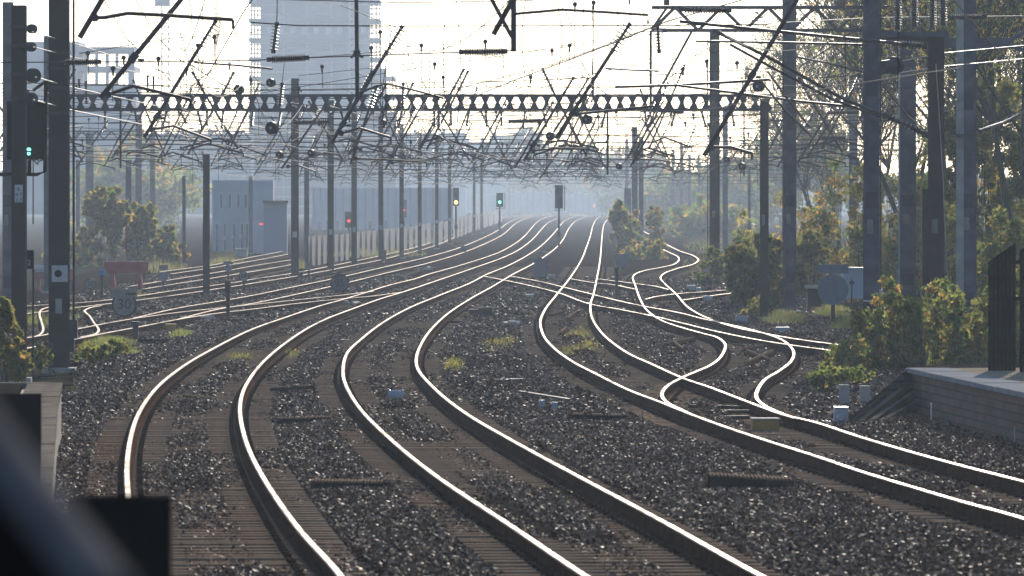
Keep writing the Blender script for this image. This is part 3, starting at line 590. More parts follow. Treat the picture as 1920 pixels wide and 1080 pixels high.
# ------------------------------------------------------------------ wires
def wire(pts, label, r=.0085, name='overhead_wire', sag=0, drops=None, m='wire', group='overhead wires'):
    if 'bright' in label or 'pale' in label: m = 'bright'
    P = np.array([at(*p) for p in pts]) if len(pts[0]) == 3 and pts[0][1] > -900 else np.array(pts)
    return wire3(P, label, r, name, sag, m, group)
def wire3(P, label, r=.0085, name='overhead_wire', sag=0, m='wire', group='overhead wires'):
    out = []
    for i in range(len(P)-1):
        for t in np.linspace(0, 1, 9, endpoint=False): out.append(P[i]*(1-t)+P[i+1]*t - np.array([0,0,sag*4*t*(1-t)]))
    out.append(P[-1]); o = MB().tube(out, r, 5).build(name, M[m], None, P[0]); return tag(o, label, 'wire', group)
WD = dict(T1='over the leftmost foreground track', T2='over the middle foreground track', T3='over the track beside the right platform', T0='over the track left of the 95 sign', TM='over the track by the left masts')
for key, l_ in WD.items():
    d0 = 66 if key in ('T1','T2') else 90 if key == 'T3' else 215
    st = [d for d in (66, 90, 128, 172, 225, 300, 395, 520, 690, 900) if d >= d0]
    t = thing('catenary', 'contact wire with its hanging droppers ' + l_, 'catenary', (center(key, st[0]), st[0], 4.7), 'overhead wires')
    con, cat, dr = MB(), MB(), []
    pc, pk = [], []
    for a, b in zip(st[:-1], st[1:]):
        for u in np.linspace(0, 1, 11, endpoint=False):
            d = a + (b-a)*u; stg = .2*(1 if st.index(a) % 2 else -1)*(1-2*u); x = center(key, d) + stg
            pc.append((x, d, 4.72)); zk = 5.95 - 1.0*4*u*(1-u)*min(1,(b-a)/60); pk.append((x, d, zk))
            if a < 400 and 0 < u and int(u*10+.5) % 2 == 0: dr.append(((x,d,4.72),(x,d,zk)))
    MB().tube(pc, .0075, 5).build('contact_wire', M['wire'], t); MB().tube(pk, .008, 5).build('carrier_wire', M['wire'], t)
    for a, b in dr: MB().tube([a, b], .005, 4).build('dropper', M['wire'], t)
W = [
 (((0,117,158),(190,116,158),(330,115,158),(480,113,155),(580,108,150),(860,98,142),(960,95,140)), 'cross wire with level insulators running left from the top centre post', .012),
 (((140,160,200),(560,159,200),(960,152,200),(1180,143,200),(1450,128,200)), 'cross wire just above the girder along its whole length', .01),
 (((470,42,150),(560,48,150),(760,49,150),(1190,48,150),(1440,46,150)), 'level cross wire across the upper part of the tower block', .012),
 (((480,-2,150),(760,5,150),(1000,1,150)), 'cross wire at the very top edge of the picture', .01),
 (((140,175,225),(480,170,225),(700,165,225),(1100,145,225)), 'cross wire meeting the girder top flange', .008),
 (((60,60,151),(140,82,170),(290,130,260),(420,170,400)), 'topmost bright wire falling right from the numbered mast wheels', .012),
 (((62,88,151),(140,108,170),(480,190,320),(620,222,500)), 'second bright wire falling right from the numbered mast wheels', .012),
 (((66,145,151),(140,165,170),(300,200,230),(560,252,400),(700,280,600)), 'third bright wire falling right from the numbered mast wheels', .016),
 (((62,187,151),(140,208,170),(300,240,230),(480,297,400),(640,325,700)), 'lowest bright wire falling right from the numbered mast wheels', .016),
 (((190,-10,140),(235,70,150),(330,160,190),(420,215,260)), 'dark wire curving down from the top left corner', .009),
 (((250,-10,140),(290,65,150),(340,115,170),(400,138,200)), 'dark wire curving down toward the girder left of the tower', .009),
 (((480,-10,120),(455,25,140),(390,140,170),(330,240,220)), 'rising wire left of the tower block, steep', .012),
 (((1250,40,165),(1165,75,170),(1060,115,180),(960,152,195),(880,185,215),(780,250,260)), 'long brown wire sweeping down left from the top right lattice', .014),
 (((1440,-14,150),(1250,40,165)), 'wire leaving over the top edge right of centre', .014),
 (((970,153,200),(850,180,230),(720,215,300),(600,240,400)), 'brown wire continuing across the girder centre to the left', .01),
 (((960,110,150),(790,83,170),(700,98,180),(580,108,190)), 'upper wire fanning left from the top centre', .008),
 (((1440,30,180),(1180,105,190),(960,148,200),(760,130,210)), 'thin wire fanning over the white sky right of centre', .007),
 (((1500,-5,160),(1440,25,165),(1320,95,190),(1240,170,230),(1180,245,300)), 'wire crossing behind the thick bare cantilever', .01),
 (((1920,85,180),(1760,100,175),(1640,125,180),(1500,175,220),(1400,215,300)), 'pale wire falling left past the brown mast, upper', .007),
 (((1920,110,180),(1760,125,175),(1600,150,190),(1480,190,240),(1400,225,320)), 'pale wire falling left past the brown mast, lower', .007),
 (((1780,-10,170),(1860,85,172),(1930,145,175)), 'dark cable falling off the right edge near the top', .016),
 (((1640,140,170),(1700,215,172),(1740,250,174)), 'stay wire from the cylinder switch down to the brown mast', .018),
 (((1660,-5,165),(1600,60,170),(1500,125,190),(1440,150,220)), 'dark wire falling left between the right masts', .012),
 (((1920,165,200),(1650,165,200),(1440,160,210),(1300,158,220)), 'level wire crossing all the right masts', .008),
 (((330,200,210),(800,125,190),(1250,60,170)), 'thin wire rising right across the white sky, longest', .008),
 (((560,142,200),(1000,95,185),(1440,20,170)), 'thin wire rising right toward the top right lattice', .007),
 (((700,236,230),(960,180,210),(1220,110,190)), 'thin wire rising right from the tower corner', .008),
 (((150,100,160),(320,72,155),(480,60,150)), 'thin wire near the top between drop pipe and tower', .008),
 (((850,190,200),(1150,130,190),(1440,80,180)), 'thin wire rising right just over the girder middle', .007),
 (((640,10,140),(800,75,150),(1000,130,165)), 'thin wire falling right from the top of the tower', .008),
 (((1180,120,170),(1330,165,180),(1480,200,190)), 'thin wire falling right toward the girder end', .008),
 (((140,232,240),(480,222,240),(900,226,240),(1440,214,240)), 'level wire just under the girder along its whole length', .011),
 (((140,250,260),(480,262,260),(900,250,260),(1440,258,260)), 'sagging level wire well under the girder', .011),
 (((1920,30,185),(1640,33,180),(1440,44,175)), 'level wire along the top right lattice girder', .01),
]
for pts, l_, r_ in W: wire(pts, l_, r_)
# level cross wires of the spans farther away (each span a thing: several parallel wires)
for i, D in enumerate(STN):
    t = thing('head_span', f'{ORD[i]} nearest set of level cross wires over the distant tracks', 'span wires', (center('T2',D), D, 6.2), 'overhead wires')
    xa, xb = center('TM', D) - 12, center('T3', D) + 16
    for z, sg in ((5.15,.05),(6.3,.25),(7.6,.9)):
        q = [(xa+(xb-xa)*u, D+2*math.sin(u*9), z - sg*4*u*(1-u) + .05*math.sin(u*25)) for u in np.linspace(0,1,25)]
        MB().tube(q, .014 if D < 400 else .02, 5).build('cross_wire', M['wire'], t)
for i in range(140):                                  # longitudinal feeders and slack jumpers that make the tangle
    xa = random.uniform(-16, 20); D0 = random.choice((225, 268, 300, 345)); D1 = D0 + random.choice((75, 120, 220)); z0 = random.uniform(4.9, 7.6)
    shift = center('T2', D1) - center('T2', D0)
    wire3(np.array([(xa, D0, z0), (xa + shift*.5 + random.uniform(-2,2), (D0+D1)/2, z0 + random.uniform(-.8,.4)), (xa + shift + random.uniform(-4,4), D1, z0 + random.uniform(-1.2,.8))]),
      'thin wire in the tangle below the girder', random.choice((.008,.012,.016)), 'feeder_wire', .15, 'wire', 'wires in the tangle below the girder')
for i, (x, y0, y1, D, bow) in enumerate(((1045,0,150,140,8),(1060,20,110,140,14),(985,0,150,150,-6),(855,0,250,170,10),(1110,10,140,150,2),(355,0,60,150,5),(360,90,175,170,20),(1000,130,240,170,-12),(835,20,210,160,-4),(740,150,240,190,6),(1268,60,180,190,-8),(1330,90,200,190,6))):
    P = np.array([at(x + bow*math.sin(math.pi*u) , y0+(y1-y0)*u, D) for u in np.linspace(0,1,4)])
    wire3(P, 'thin hanging jumper wire against the white sky', .009, 'jumper_wire', 0, 'wire', 'jumper wires against the sky')

# hangers with small hooks above and below the girder
HG = [(212,128,190,150),(165,100,150,158),(232,108,180,158),(297,110,150,158),(350,130,200,180),(371,85,170,172),(402,70,110,172),(430,120,200,190),(470,150,240,200),(696,90,180,180),(713,60,240,180),(790,85,215,175),(815,120,200,190),
 (831,145,230,200),(910,78,165,160),(995,145,215,180),(1035,95,300,190),(1068,85,145,175),(1078,8,140,160),(1113,5,150,160),(1180,-5,45,165),(1325,115,180,180),(1382,118,165,180),(1280,130,205,190),(1300,215,250,232),(1155,210,245,232),(1258,215,300,240),(560,165,200,200),(604,125,165,190),(880,205,260,225),(655,220,300,230),(930,210,290,230),(1010,230,300,240),(1215,220,280,235),(1330,235,300,250),(700,205,250,220),(770,210,270,225)]
hr = random.Random(5)
for _ in range(60):
    x, y = hr.uniform(150,1420), hr.uniform(205,290); HG.append((x, y, y+hr.uniform(30,70), hr.uniform(232,330)))
for x, y0, y1, D in HG:
    t = thing('dropper_hanger', 'thin hanger with a small hook in the web of wires', 'hanger', at(x,y1,D), 'thin hangers in the web of wires')
    MB().tube([at(x,y0,D), at(x+random.uniform(-2,2),y1,D)], .008, 4).build('rod', M['wire'], t)
    c = at(x,y0,D); MB().lathe(c-np.array([0,.03,0]), c+np.array([0,.03,0]), [(0,.05),(1,.05)], 8).box(c-np.array([0,0,.09]), (.04,.04,.1)).build('hook', M['fitting'], t)
# ------------------------------------------------------------------ buildings
def bx3(xa, xb, ya, yb, D, depth):      # box spanning pixel rect at distance D going back by depth
    a, b = at(xa, yb, D), at(xb, ya, D); return ((a[0]+b[0])/2, D+depth/2, (a[2]+b[2])/2), (b[0]-a[0], depth, b[2]-a[2])
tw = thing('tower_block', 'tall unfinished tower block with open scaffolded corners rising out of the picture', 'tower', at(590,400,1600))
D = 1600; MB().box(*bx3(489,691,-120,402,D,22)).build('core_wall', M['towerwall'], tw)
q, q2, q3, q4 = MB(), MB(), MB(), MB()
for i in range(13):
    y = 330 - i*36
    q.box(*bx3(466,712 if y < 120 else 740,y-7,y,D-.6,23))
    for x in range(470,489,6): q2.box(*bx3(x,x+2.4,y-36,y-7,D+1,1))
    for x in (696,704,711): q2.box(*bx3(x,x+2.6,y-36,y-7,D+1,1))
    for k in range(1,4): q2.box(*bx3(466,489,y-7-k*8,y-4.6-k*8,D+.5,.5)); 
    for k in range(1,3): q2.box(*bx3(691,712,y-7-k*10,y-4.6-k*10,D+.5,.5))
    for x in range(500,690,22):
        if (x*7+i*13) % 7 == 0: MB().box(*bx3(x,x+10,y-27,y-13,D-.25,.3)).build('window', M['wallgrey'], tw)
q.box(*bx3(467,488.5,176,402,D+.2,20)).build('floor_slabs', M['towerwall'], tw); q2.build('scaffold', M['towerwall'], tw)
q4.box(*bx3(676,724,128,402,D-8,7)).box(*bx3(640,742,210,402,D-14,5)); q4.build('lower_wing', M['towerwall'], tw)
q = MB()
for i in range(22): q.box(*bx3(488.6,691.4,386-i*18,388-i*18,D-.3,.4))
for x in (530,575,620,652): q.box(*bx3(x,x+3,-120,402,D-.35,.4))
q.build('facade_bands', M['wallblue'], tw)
q = MB()
for k in range(28): y = 250 - k*11; q.bar(at(655,y,D-2), at(664,y-11,D-2), .25).bar(at(664,y,D-2), at(655,y-11,D-2), .25)
q.bar(at(655,260,D-2),at(655,-60,D-2),.3).bar(at(664,260,D-2),at(664,-60,D-2),.3).build('hoist_mast', M['wallgrey'], tw)
lb = thing('concrete_frame_building', 'unfinished concrete frame building with open window rows behind the left masts', 'building', at(200,400,1250)); D = 1250
MB().box(*bx3(146,255,160,402,D,20)).box(*bx3(40,148,78,402,D+6,20)).build('lower_wall', M['wallblue'], lb)
q = MB()
for y in (88,124,158): q.box(*bx3(140,252,y,y+9,D-.5,21))
for x in (140,158,178,198,216,240): q.box(*bx3(x,x+ (12 if x > 230 else 6),92,160,D,1)).box(*bx3(x,x+5,92,160,D+18,1))
q.build('concrete_frame', M['wallblue'], lb)
q = MB()
for x in range(178,256,7): q.bar(at(x,90,D), at(x,70+random.randint(-4,6),D), .12)
q.bar(at(178,80,D), at(255,78,D), .1).build('scaffold', M['wallgrey'], lb)
cr = thing('tower_crane', 'pale lattice tower crane mast left of the tower block', 'crane', at(310,400,1500)); D = 1500; q = MB()
for xx in (303,317): q.bar(at(xx,400,D), at(xx,-80,D), .22)
for k in range(34): y = 400-k*14; q.bar(at(303,y,D), at(317,y-14,D), .14).bar(at(303,y,D), at(317,y,D), .14).bar(at(317,y,D), at(303,y-14,D), .1)
q.build('lattice_mast', M['girder'], cr); MB().box(*bx3(290,318,-8,11,D-2,3)).build('cab', M['towerwall'], cr)
dp_ = thing('depot_building', 'grey railway depot with two rows of tall white framed windows', 'building', at(450,480,540)); D = 540
MB().box(*bx3(398,512,338,484,D,3)).build('wall', M['wallgrey'], dp_)
def window(x0, x1, y0, y1, D, par):
    f = MB().box(*bx3(x0,x1,y0,y1,D-.08,.1)).build('window', M['frame'], par); MB().box(*bx3(x0+1,x1-1.2,y0+1.5,y1-1.5,D-.1,.05)).build('pane', M['glass'], f)
for x in (412,428,444,458): window(x,x+6,362,391,D,dp_)
for x in (404,419,436,451,460): window(x,x+6,418,476,D,dp_)
for x, y in ((417,444),(433,441),(448,440)): MB().box(*bx3(x,x+5,y,y+6,D-.5,.4)).build('wall_lamp', M['white'], dp_)
g2 = thing('tank_building', 'plain grey green block beside the depot with two red lamps', 'building', at(516,475,560)); MB().box(*bx3(494,538,380,482,532,1.5)).build('wall', M['wallblue'], g2); MB().box(*bx3(492,540,376,380.5,531.6,2)).build('roof_edge', M['girder'], g2)
q = MB()
for x in (488,492): c = at(x,420,530); q.lathe(c, c+np.array([0,.1,0]), [(0,px(1.3,555)),(1,px(1.3,555))], 10)
q.build('lamp', M['lamp_red'], g2)
ws = thing('workshop_building', 'pale workshop with vertical cladding rising behind the ribbed fence', 'building', at(680,440,1000)); D = 1000
MB().box(*bx3(585,850,352,446,D,20)).build('wall', M['wallgrey'], ws)
q = MB(); [q.box(*bx3(x,x+3,352,446,D-.2,.3)) for x in range(586,850,14)]; q.build('cladding_rib', M['wallblue'], ws)
for x in (596,611,628,650,690,720): window(x,x+9,412,438,D,ws)
# distant blocks on the skyline
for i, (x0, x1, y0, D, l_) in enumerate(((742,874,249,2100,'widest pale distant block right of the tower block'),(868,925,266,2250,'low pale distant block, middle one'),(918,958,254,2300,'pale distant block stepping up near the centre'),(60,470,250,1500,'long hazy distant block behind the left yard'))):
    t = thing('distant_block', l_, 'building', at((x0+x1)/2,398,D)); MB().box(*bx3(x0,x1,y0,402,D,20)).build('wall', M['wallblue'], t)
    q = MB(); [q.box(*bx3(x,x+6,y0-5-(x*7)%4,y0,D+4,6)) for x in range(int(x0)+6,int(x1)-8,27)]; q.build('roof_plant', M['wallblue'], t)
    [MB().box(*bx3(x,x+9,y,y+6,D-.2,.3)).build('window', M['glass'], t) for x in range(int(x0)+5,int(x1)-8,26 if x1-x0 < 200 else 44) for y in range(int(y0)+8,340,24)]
t = thing('distant_wall', 'long pale ribbed wall closing the view where the tracks vanish', 'wall', at(1040,400,2150)); q = MB().box(*bx3(880,1185,362,400,2150,2)); q.build('panel_wall', M['wallgrey'], t)
q = MB(); [q.box(*bx3(x,x+1.5,360,400,2149,1)) for x in range(884,1185,13)]; q.build('wall_post', M['wallblue'], t)
# ribbed fence along the left tracks
fe = thing('ribbed_fence', 'curving ribbed metal fence left of the masts, pale at its near end', 'fence', at(580,500,440)); q, qp = MB(), MB()
FP = [(576,500,443),(640,489,439),(700,478,432),(770,466,424),(836,455,414),(880,436,402),(940,416,394)]
for (xa,ba,ta),(xb,bb,tb_) in zip(FP[:-1], FP[1:]):
    n_ = 12
    for i in range(n_):
        u0, u1 = i/n_, (i+1)/n_; f_ = lambda u: (xa+(xb-xa)*u, ba+(bb-ba)*u, ta+(tb_-ta)*u)
        (x0,b0_,t0), (x1,b1_,t1_) = f_(u0), f_(u1); D0, D1 = dist(b0_), dist(b1_); o_ = .12 if i % 2 else 0
        A0, B0, C0, D_ = at(x0,b0_,D0), at(x1,b1_,D1), at(x1,t1_,D1), at(x0,t0,D0)
        e = np.array([o_, -o_*2, 0]); q.prism([A0+e, B0+e, C0+e, D_+e], (0,.08,0))
    qp.bar(at(xa,ba,dist(ba)-.6), at(xa,ta-2,dist(ba)-.6), .14)
q.build('sheet_panels', M['fence'], fe); qp.build('fence_post', M['mast_blue'], fe)
pf = thing('paling_fence', 'short tan paling fence in front of the depot', 'fence', at(420,490,500)); q = MB()
for x in range(392,442,3): q.box(*bx3(x,x+2.2,471-(x-392)*.06,492,505,.06))
q.box(*bx3(392,442,478,479.5,505.1,.06)).build('palings', M['yellow'], pf)
pw = thing('concrete_block_wall', 'low white concrete block beside the paling fence', 'wall', at(452,480,500)); MB().box(*bx3(441,463,468,483,503,1.5)).box(*bx3(440,464,466.5,468,502.8,1.9)).build('block', M['concrete'], pw)

# ------------------------------------------------------------------ platforms
ZT = .6
def brick_mat():
    m = bpy.data.materials.new('sooty brick'); m.use_nodes = True; n, l = m.node_tree.nodes, m.node_tree.links; b = n['Principled BSDF']
    tc = n.new('ShaderNodeTexCoord'); mp = n.new('ShaderNodeMapping'); mp.inputs['Rotation'].default_value = (R(90),0,R(0)); br = n.new('ShaderNodeTexBrick')
    br.inputs['Color1'].default_value = (.17,.088,.052,1); br.inputs['Color2'].default_value = (.27,.155,.1,1); br.inputs['Mortar'].default_value = (.05,.04,.035,1)
    br.inputs['Scale'].default_value = 1; br.inputs['Brick Width'].default_value = .5; br.inputs['Row Height'].default_value = .12; br.inputs['Mortar Size'].default_value = .014
    sp = n.new('ShaderNodeSeparateXYZ'); cb = n.new('ShaderNodeCombineXYZ'); l.new(tc.outputs['Object'], sp.inputs[0]); l.new(sp.outputs['Y'], cb.inputs['X']); l.new(sp.outputs['Z'], cb.inputs['Y'])
    l.new(cb.outputs[0], br.inputs['Vector']); nz = n.new('ShaderNodeTexNoise'); nz.inputs['Scale'].default_value = 1.3; l.new(tc.outputs['Object'], nz.inputs['Vector'])
    mx = n.new('ShaderNodeMix'); mx.data_type = 'RGBA'; mx.blend_type = 'MULTIPLY'; mx.inputs['Factor'].default_value = .6
    l.new(br.outputs['Color'], mx.inputs['A']); l.new(nz.outputs['Fac'], mx.inputs['B']); l.new(mx.outputs['Result'], b.inputs['Base Color']); b.inputs['Roughness'].default_value = .9
    bp = n.new('ShaderNodeBump'); bp.inputs['Strength'].default_value = .5; bp.inputs['Distance'].default_value = .01; l.new(br.outputs['Fac'], bp.inputs['Height']); bp.invert = True; l.new(bp.outputs['Normal'], b.inputs['Normal']); return m
M['brick'] = brick_mat()
rp_ = thing('right_platform', 'brick railway platform with pale coping and a sloping end at the right edge', 'platform', (7,112,GZ)); rp_.name = 'station_platform'
Ft = np.array([5.2,123,GZ]); Kt = np.array([6.26,126,ZT-.07]); Kb = np.array([6.26,126,GZ]); Et = np.array([8.3,84,ZT-.07]); Eb = np.array([8.3,84,GZ])
back = np.array([9., .8, 0])
MB().prism([Eb, Kb, Kt, Et], back).build('brick_wall', M['brick'], rp_)
MB().prism([Kb - np.array([.0,0,0]), Ft, Kt], np.array([1.6, 3.4, 0])).build('ramp_end', M['brick'], rp_)
q = MB()
for k in range(4):                                   # stepped raking courses on the ramp end
    o_ = np.array([.16*k + .04, -.05*k - .12 , -.0 - .10*k]); a, b = Ft + np.array([.16*k, -.10, .02]), Kt + np.array([.10*k-.02, -.10, -.13*k])
    q.bar(a, b, .085)
q.build('raking_course', M['oldcoping'], rp_); MB().prism([Ft+np.array([-.1,-.16,.0]), Ft+np.array([-.02,-.16,.1]), Kt+np.array([0,-.16,.09]), Kt+np.array([0,-.16,-.05])], (1.6,3.6,0)).build('ramp_coping', M['brick'], rp_)
q = MB(); n_ = 16
for i in range(n_):
    u0, u1 = i/n_ + .0012, (i+1)/n_ - .0012; a, b = Kt + (Et-Kt)*u0, Kt + (Et-Kt)*u1; z_ = np.array([0,0,.07+random.uniform(-.004,.004)]); o_ = np.array([-.07,0,0]); i_ = np.array([.62,0,0])
    q.prism([a+o_, b+o_, b+i_, a+i_], z_)
q.build('coping_slab', M['coping'], rp_)
i_ = np.array([.623,0,0]); MB().prism([Kt+i_, Et+i_, Et+back, Kt+back], (0,0,.066)).build('platform_surface', M['slab'], rp_)
q = MB()
for x, y in ((1746,772),(1903,815)): D = 119 if x < 1800 else 112; q.box(at(x,y,D-.9), (px(2.5,D),.05,px(30,D)))
q.build('wall_mark', M['white'], rp_)
lp = thing('left_platform', 'platform end with pale worn coping at the lower left corner', 'platform', (-5.5,90,GZ)); lp.name = 'station_platform'
e = [(-6.47,115.2),(-5.9,104),(-5.35,94),(-4.75,83),(-4.22,73.5),(-3.5,60),(-2.4,40),(-1.3,18)]
MB().prism([(x-.02,y,GZ) for x,y in e] + [(-14,18,GZ),(-14,115.2,GZ)], (0,0,ZT-.07-GZ)).build('platform_wall', M['brick'], lp)
MB().prism([(x-.55,y-.5,ZT-.07) for x,y in e] + [(-14,18,ZT-.07),(-14,114.7,ZT-.07)], (0,0,.066)).build('platform_surface', M['timber'], lp)
q = MB()
for (xa,ya),(xb,yb) in zip(e[:-1], e[1:]):
    for k in range(4):
        u0, u1 = k/4+.004, (k+1)/4-.004; pa = np.array([xa+(xb-xa)*u0, ya+(yb-ya)*u0, ZT-.068]); pb = np.array([xa+(xb-xa)*u1, ya+(yb-ya)*u1, ZT-.068])
        q.prism([pa, pb, pb-np.array([.5,0,0]), pa-np.array([.5,0,0])], (0,0,.08+random.uniform(-.006,.006)))
for k in range(8): q.box((-7.1-k*.9, 114.95, ZT-.03), (.88,.62,.09))
q.build('coping_stone', M['oldcoping'], lp)
t = thing('platform_barrier', 'black panel barrier on the lower left platform, square topped', 'barrier', (-4.05,62,ZT)); a = at(77,738,62)
MB().box((a[0]-.75, 62, (a[2]+ZT+.02)/2), (1.5,.08,a[2]-ZT-.02)).build('panel', M['black'], t); MB().box((a[0]-.06,62.1,(a[2]+ZT)/2), (.08,.1,a[2]-ZT-.04)).box((a[0]-1.4,62.1,(a[2]+ZT)/2), (.08,.1,a[2]-ZT-.04)).build('barrier_post', M['mast_dark'], t)
t = thing('monitor_cabinet', 'out of focus black cabinet in the bottom left foreground', 'cabinet', at(222,1500,26)); a, b = at(132,935,26), at(314,935,26)
MB().box(((a[0]+b[0])/2, 26.15, a[2]-.3), (b[0]-a[0], .3, .6)).build('case', M['black'], t); MB().box(((a[0]+b[0])/2, 26.2, a[2]-1.1), (.1,.1,1.05)).build('post', M['black'], t)
t = thing('inclined_handrail', 'blurred grey sloping handrail crossing the bottom left corner', 'handrail', at(100,1000,7)); D = 7
MB().tube([at(-160,640,D+.6), at(20,880,D), at(215,1130,D-.6)], .024, 12).build('rail_tube', M['handrail'], t)
MB().prism([at(-160,900,D+.5), at(0,905,D+.5), at(150,1110,D+.1), at(-160,1110,D+.1)], (0,.05,0)).build('infill_panel', M['black'], t)
# fence boards at the back of the right platform
for x0, x1, y0, y1, l_ in ((1853,1905,491,455,'wide black board with slanting top on the right platform'),(1912,1960,470,440,'black board cut by the right edge of the picture')):
    D = 124 if x0 < 1900 else 123
    t = thing('board_panel', l_, 'fence panel', at((x0+x1)/2, 685, D)); n_ = 7; q = MB()
    for k in range(n_):
        xa, xb = x0+(x1-x0)*k/n_, x0+(x1-x0)*(k+.93)/n_; ya, yb = y0+(y1-y0)*k/n_, y0+(y1-y0)*(k+.93)/n_
        q.prism([(at(xa,0,D)[0],D,ZT-.02), (at(xb,0,D)[0],D,ZT-.02), at(xb,yb,D), at(xa,ya,D)], (0,.04,0))
    q.build('boards', M['black'], t); q = MB()
    q.build('batten', M['black'], t) if False else [MB().box(at((x0+x1)/2,yy,D+.06), (px(x1-x0,D),.06,.07)).build('batten', M['black'], t) for yy in (520,560,660)]
t = thing('gate_rail', 'dark rails joining the two black boards on the platform', 'rail', at(1903,600,124.1)); MB().bar(at(1900,494,124.1), at(1914,490,124.1), .06).bar(at(1900,560,124.1), at(1914,560,124.1), .06).build('rails', M['black'], t)

# ------------------------------------------------------------------ signs
def disc_sign(xc, yc, r, by, label, txt=None, plate=None, face='signface', D=None, rim=True, pole_r=.035, ink='ink'):
    D = D or dist(by); t = thing('speed_sign', label, 'sign', (at(xc,by,D)[0], D, GZ), 'round lineside signs'); c = at(xc,yc,D); rr = px(r,D)
    MB().lathe(c, c+np.array([0,.03,0]), [(0,rr),(1,rr)], 28).build('disc', M[face], t)
    if rim and txt: 
        q = MB(); N = 28
        for k in range(N):
            a0, a1 = 2*math.pi*k/N, 2*math.pi*(k+1)/N; u = lambda a, s: c + np.array([math.cos(a)*rr*s, -.006, math.sin(a)*rr*s])
            q.add([u(a0,.86),u(a1,.86),u(a1,1),u(a0,1)], [(0,1,2,3)])
        q.build('rim', M['mast_dark'], t)
    MB().tube([(c[0],D+.06,GZ), (c[0],D+.06,c[2]+rr*.6)], pole_r, 8).build('pole', M['mast_dark'], t)
    if plate: MB().box(*bx3(*plate, D-.01, .03)).build('plate', M[face], t)
    if txt: text(txt, rr*1.15, c-np.array([0,.012,0]), t, M[ink])
    return t, c, rr, D
disc_sign(637,531,18,551,'dark round sign reading 95 with a spike on top','95',face='mast_blue'); 
t = thing('sign_spike', 'dark spike standing up behind the 95 sign', 'post', at(635,551,143)); D = dist(551)+.2; MB().tube([at(635,548,D), at(635,507,D)], .018, 6).box(at(635,510,D), (.05,.05,.08)).build('spike', M['fitting'], t)
t, c, rr, D = disc_sign(233,571,24,600,'round sign reading 30 under an oblong plate',  '30', (207,257,542,558), D=dist(604))
MB().box(at(245,551,D-.03), (px(20,D),.01,px(3,D))).build('plate_mark', M['ink'], t)
disc_sign(169,532,10,556,'small round sign reading 25 left of the 30 sign','25', D=dist(560)); disc_sign(457,518,9.5,545,'small round sign reading 60 beside the pale lone mast','60', D=dist(550)); disc_sign(306,519,9,545,'small dark round sign right of the buffer stop',None,(298,315,497,506),'signback')
disc_sign(428,503,7,530,'smallest blue grey round sign with a bar across','',(419,436,490,496),'signback') ; disc_sign(579,499,7.5,526,'small round sign right of the fork topped mast',None,None,'signface'); disc_sign(869,467,6.5,478,'small dark oval disc between two far tracks',None,None,'mast_blue')
disc_sign(1013,504,15.5,522,'back of a round sign with an oblong plate, centre','',(999,1029,484,493),'signback',D=dist(524)); disc_sign(1167,490,13,508,'back of a square topped round sign before the median bush','',(1154,1181,476,486),'signback',D=dist(508))
disc_sign(1562,543,29,608,'largest round sign back with an oblong plate, right verge','',(1533,1591,496,513),'signback',D=dist(610),pole_r=.06)
t = thing('marker_post', 'thin dark marker post beside the big round sign back', 'post', at(1597,620,195)); MB().tube([at(1597,618,195), at(1597,522,195)], .02, 6).box(at(1597,530,195), (.12,.03,.08)).build('stake', M['fitting'], t)
t = thing('marker_post', 'dark slim marker post standing between the crossing tracks', 'post', gp(1156,564)); D = dist(564); MB().tube([at(1156,566,D), at(1156,503,D)], .05, 8).build('stake', M['fitting'], t); MB().box(at(1156,504,D), (.16,.08,.1)).build('cap', M['fitting'], t)
t = thing('marker_post', 'dark square headed post right of the 30 sign', 'post', gp(427,602)); D = dist(602); MB().box(*bx3(424,431,540,602,D,.12)).build('stake', M['mast_dark'], t); MB().box(*bx3(421.5,432.5,525,548,D-.06,.2)).build('head', M['mast_dark'], t)
t = thing('marker_post', 'short dark stump below the 30 sign', 'post', gp(254,638)); D = dist(638); MB().box(*bx3(249,259,604,638,D,.2)).box(*bx3(247,261,603,607,D-.05,.3)).build('stump', M['mast_dark'], t)
t = thing('marker_post', 'blue headed thin post left of the buffer stop', 'post', gp(191,560)); D = dist(562); MB().tube([at(191,562,D), at(191,515,D)], .04, 6).build('stake', M['mast_dark'], t); MB().box(*bx3(186,197,505,516,D-.05,.12)).build('head', M['blue'], t)

# ------------------------------------------------------------------ signals
def signal(xc, by, hy0, hy1, hw, lens, lm, label, D=None, pole=True, frame=False):
    D = D or dist(by); t = thing('colour_light_signal', label, 'signal', at(xc,by,D), 'signals beside the line')
    MB().box(*bx3(xc-hw/2,xc+hw/2,hy0,hy1,D,.25)).build('head', M['black' if lens else 'mast_blue'], t)
    if pole: MB().tube([at(xc,by,D+.2), at(xc,hy1,D+.2)], px(1.8,D) , 8).box(at(xc,by-(by-hy1)*.45,D+.1), (px(6,D),.25,px(9,D))).build('pole', M['mast_blue'], t)
    if frame: MB().tube([at(xc-hw/2-1,hy1+3,D), at(xc+hw/2+3,hy1+3,D), at(xc+hw/2+3,hy0,D)], px(.9,D), 5).build('guard_rail', M['mast_blue'], t)
    for lx, ly, lr in lens:
        c = at(lx,ly,D-.02); MB().lathe(c-np.array([0,.03,0]), c, [(0,px(lr,D)*.9),(1,px(lr,D))], 14).build('lens', M[lm], t)
        MB().box(c+np.array([0,-.1,px(lr+1,D)]), (px(lr*2+2,D),.22,.03)).build('hood', M['black'], t)
    return t, D
signal(654,462,397,427,15,((654,414,2.6),),'lamp_red','signal showing red before the ribbed fence')
signal(757,440,375,408,11,((757,394,1.8),),'lamp_red','signal showing red half behind the fifth dark mast')
signal(855,458,352,386,11,((855,379.5,3.2),),'lamp_amber','signal showing amber at the eighth dark mast'); signal(937,445,362,388,13,((937,379,2.8),),'lamp_green','far signal showing green in the haze',frame=True)
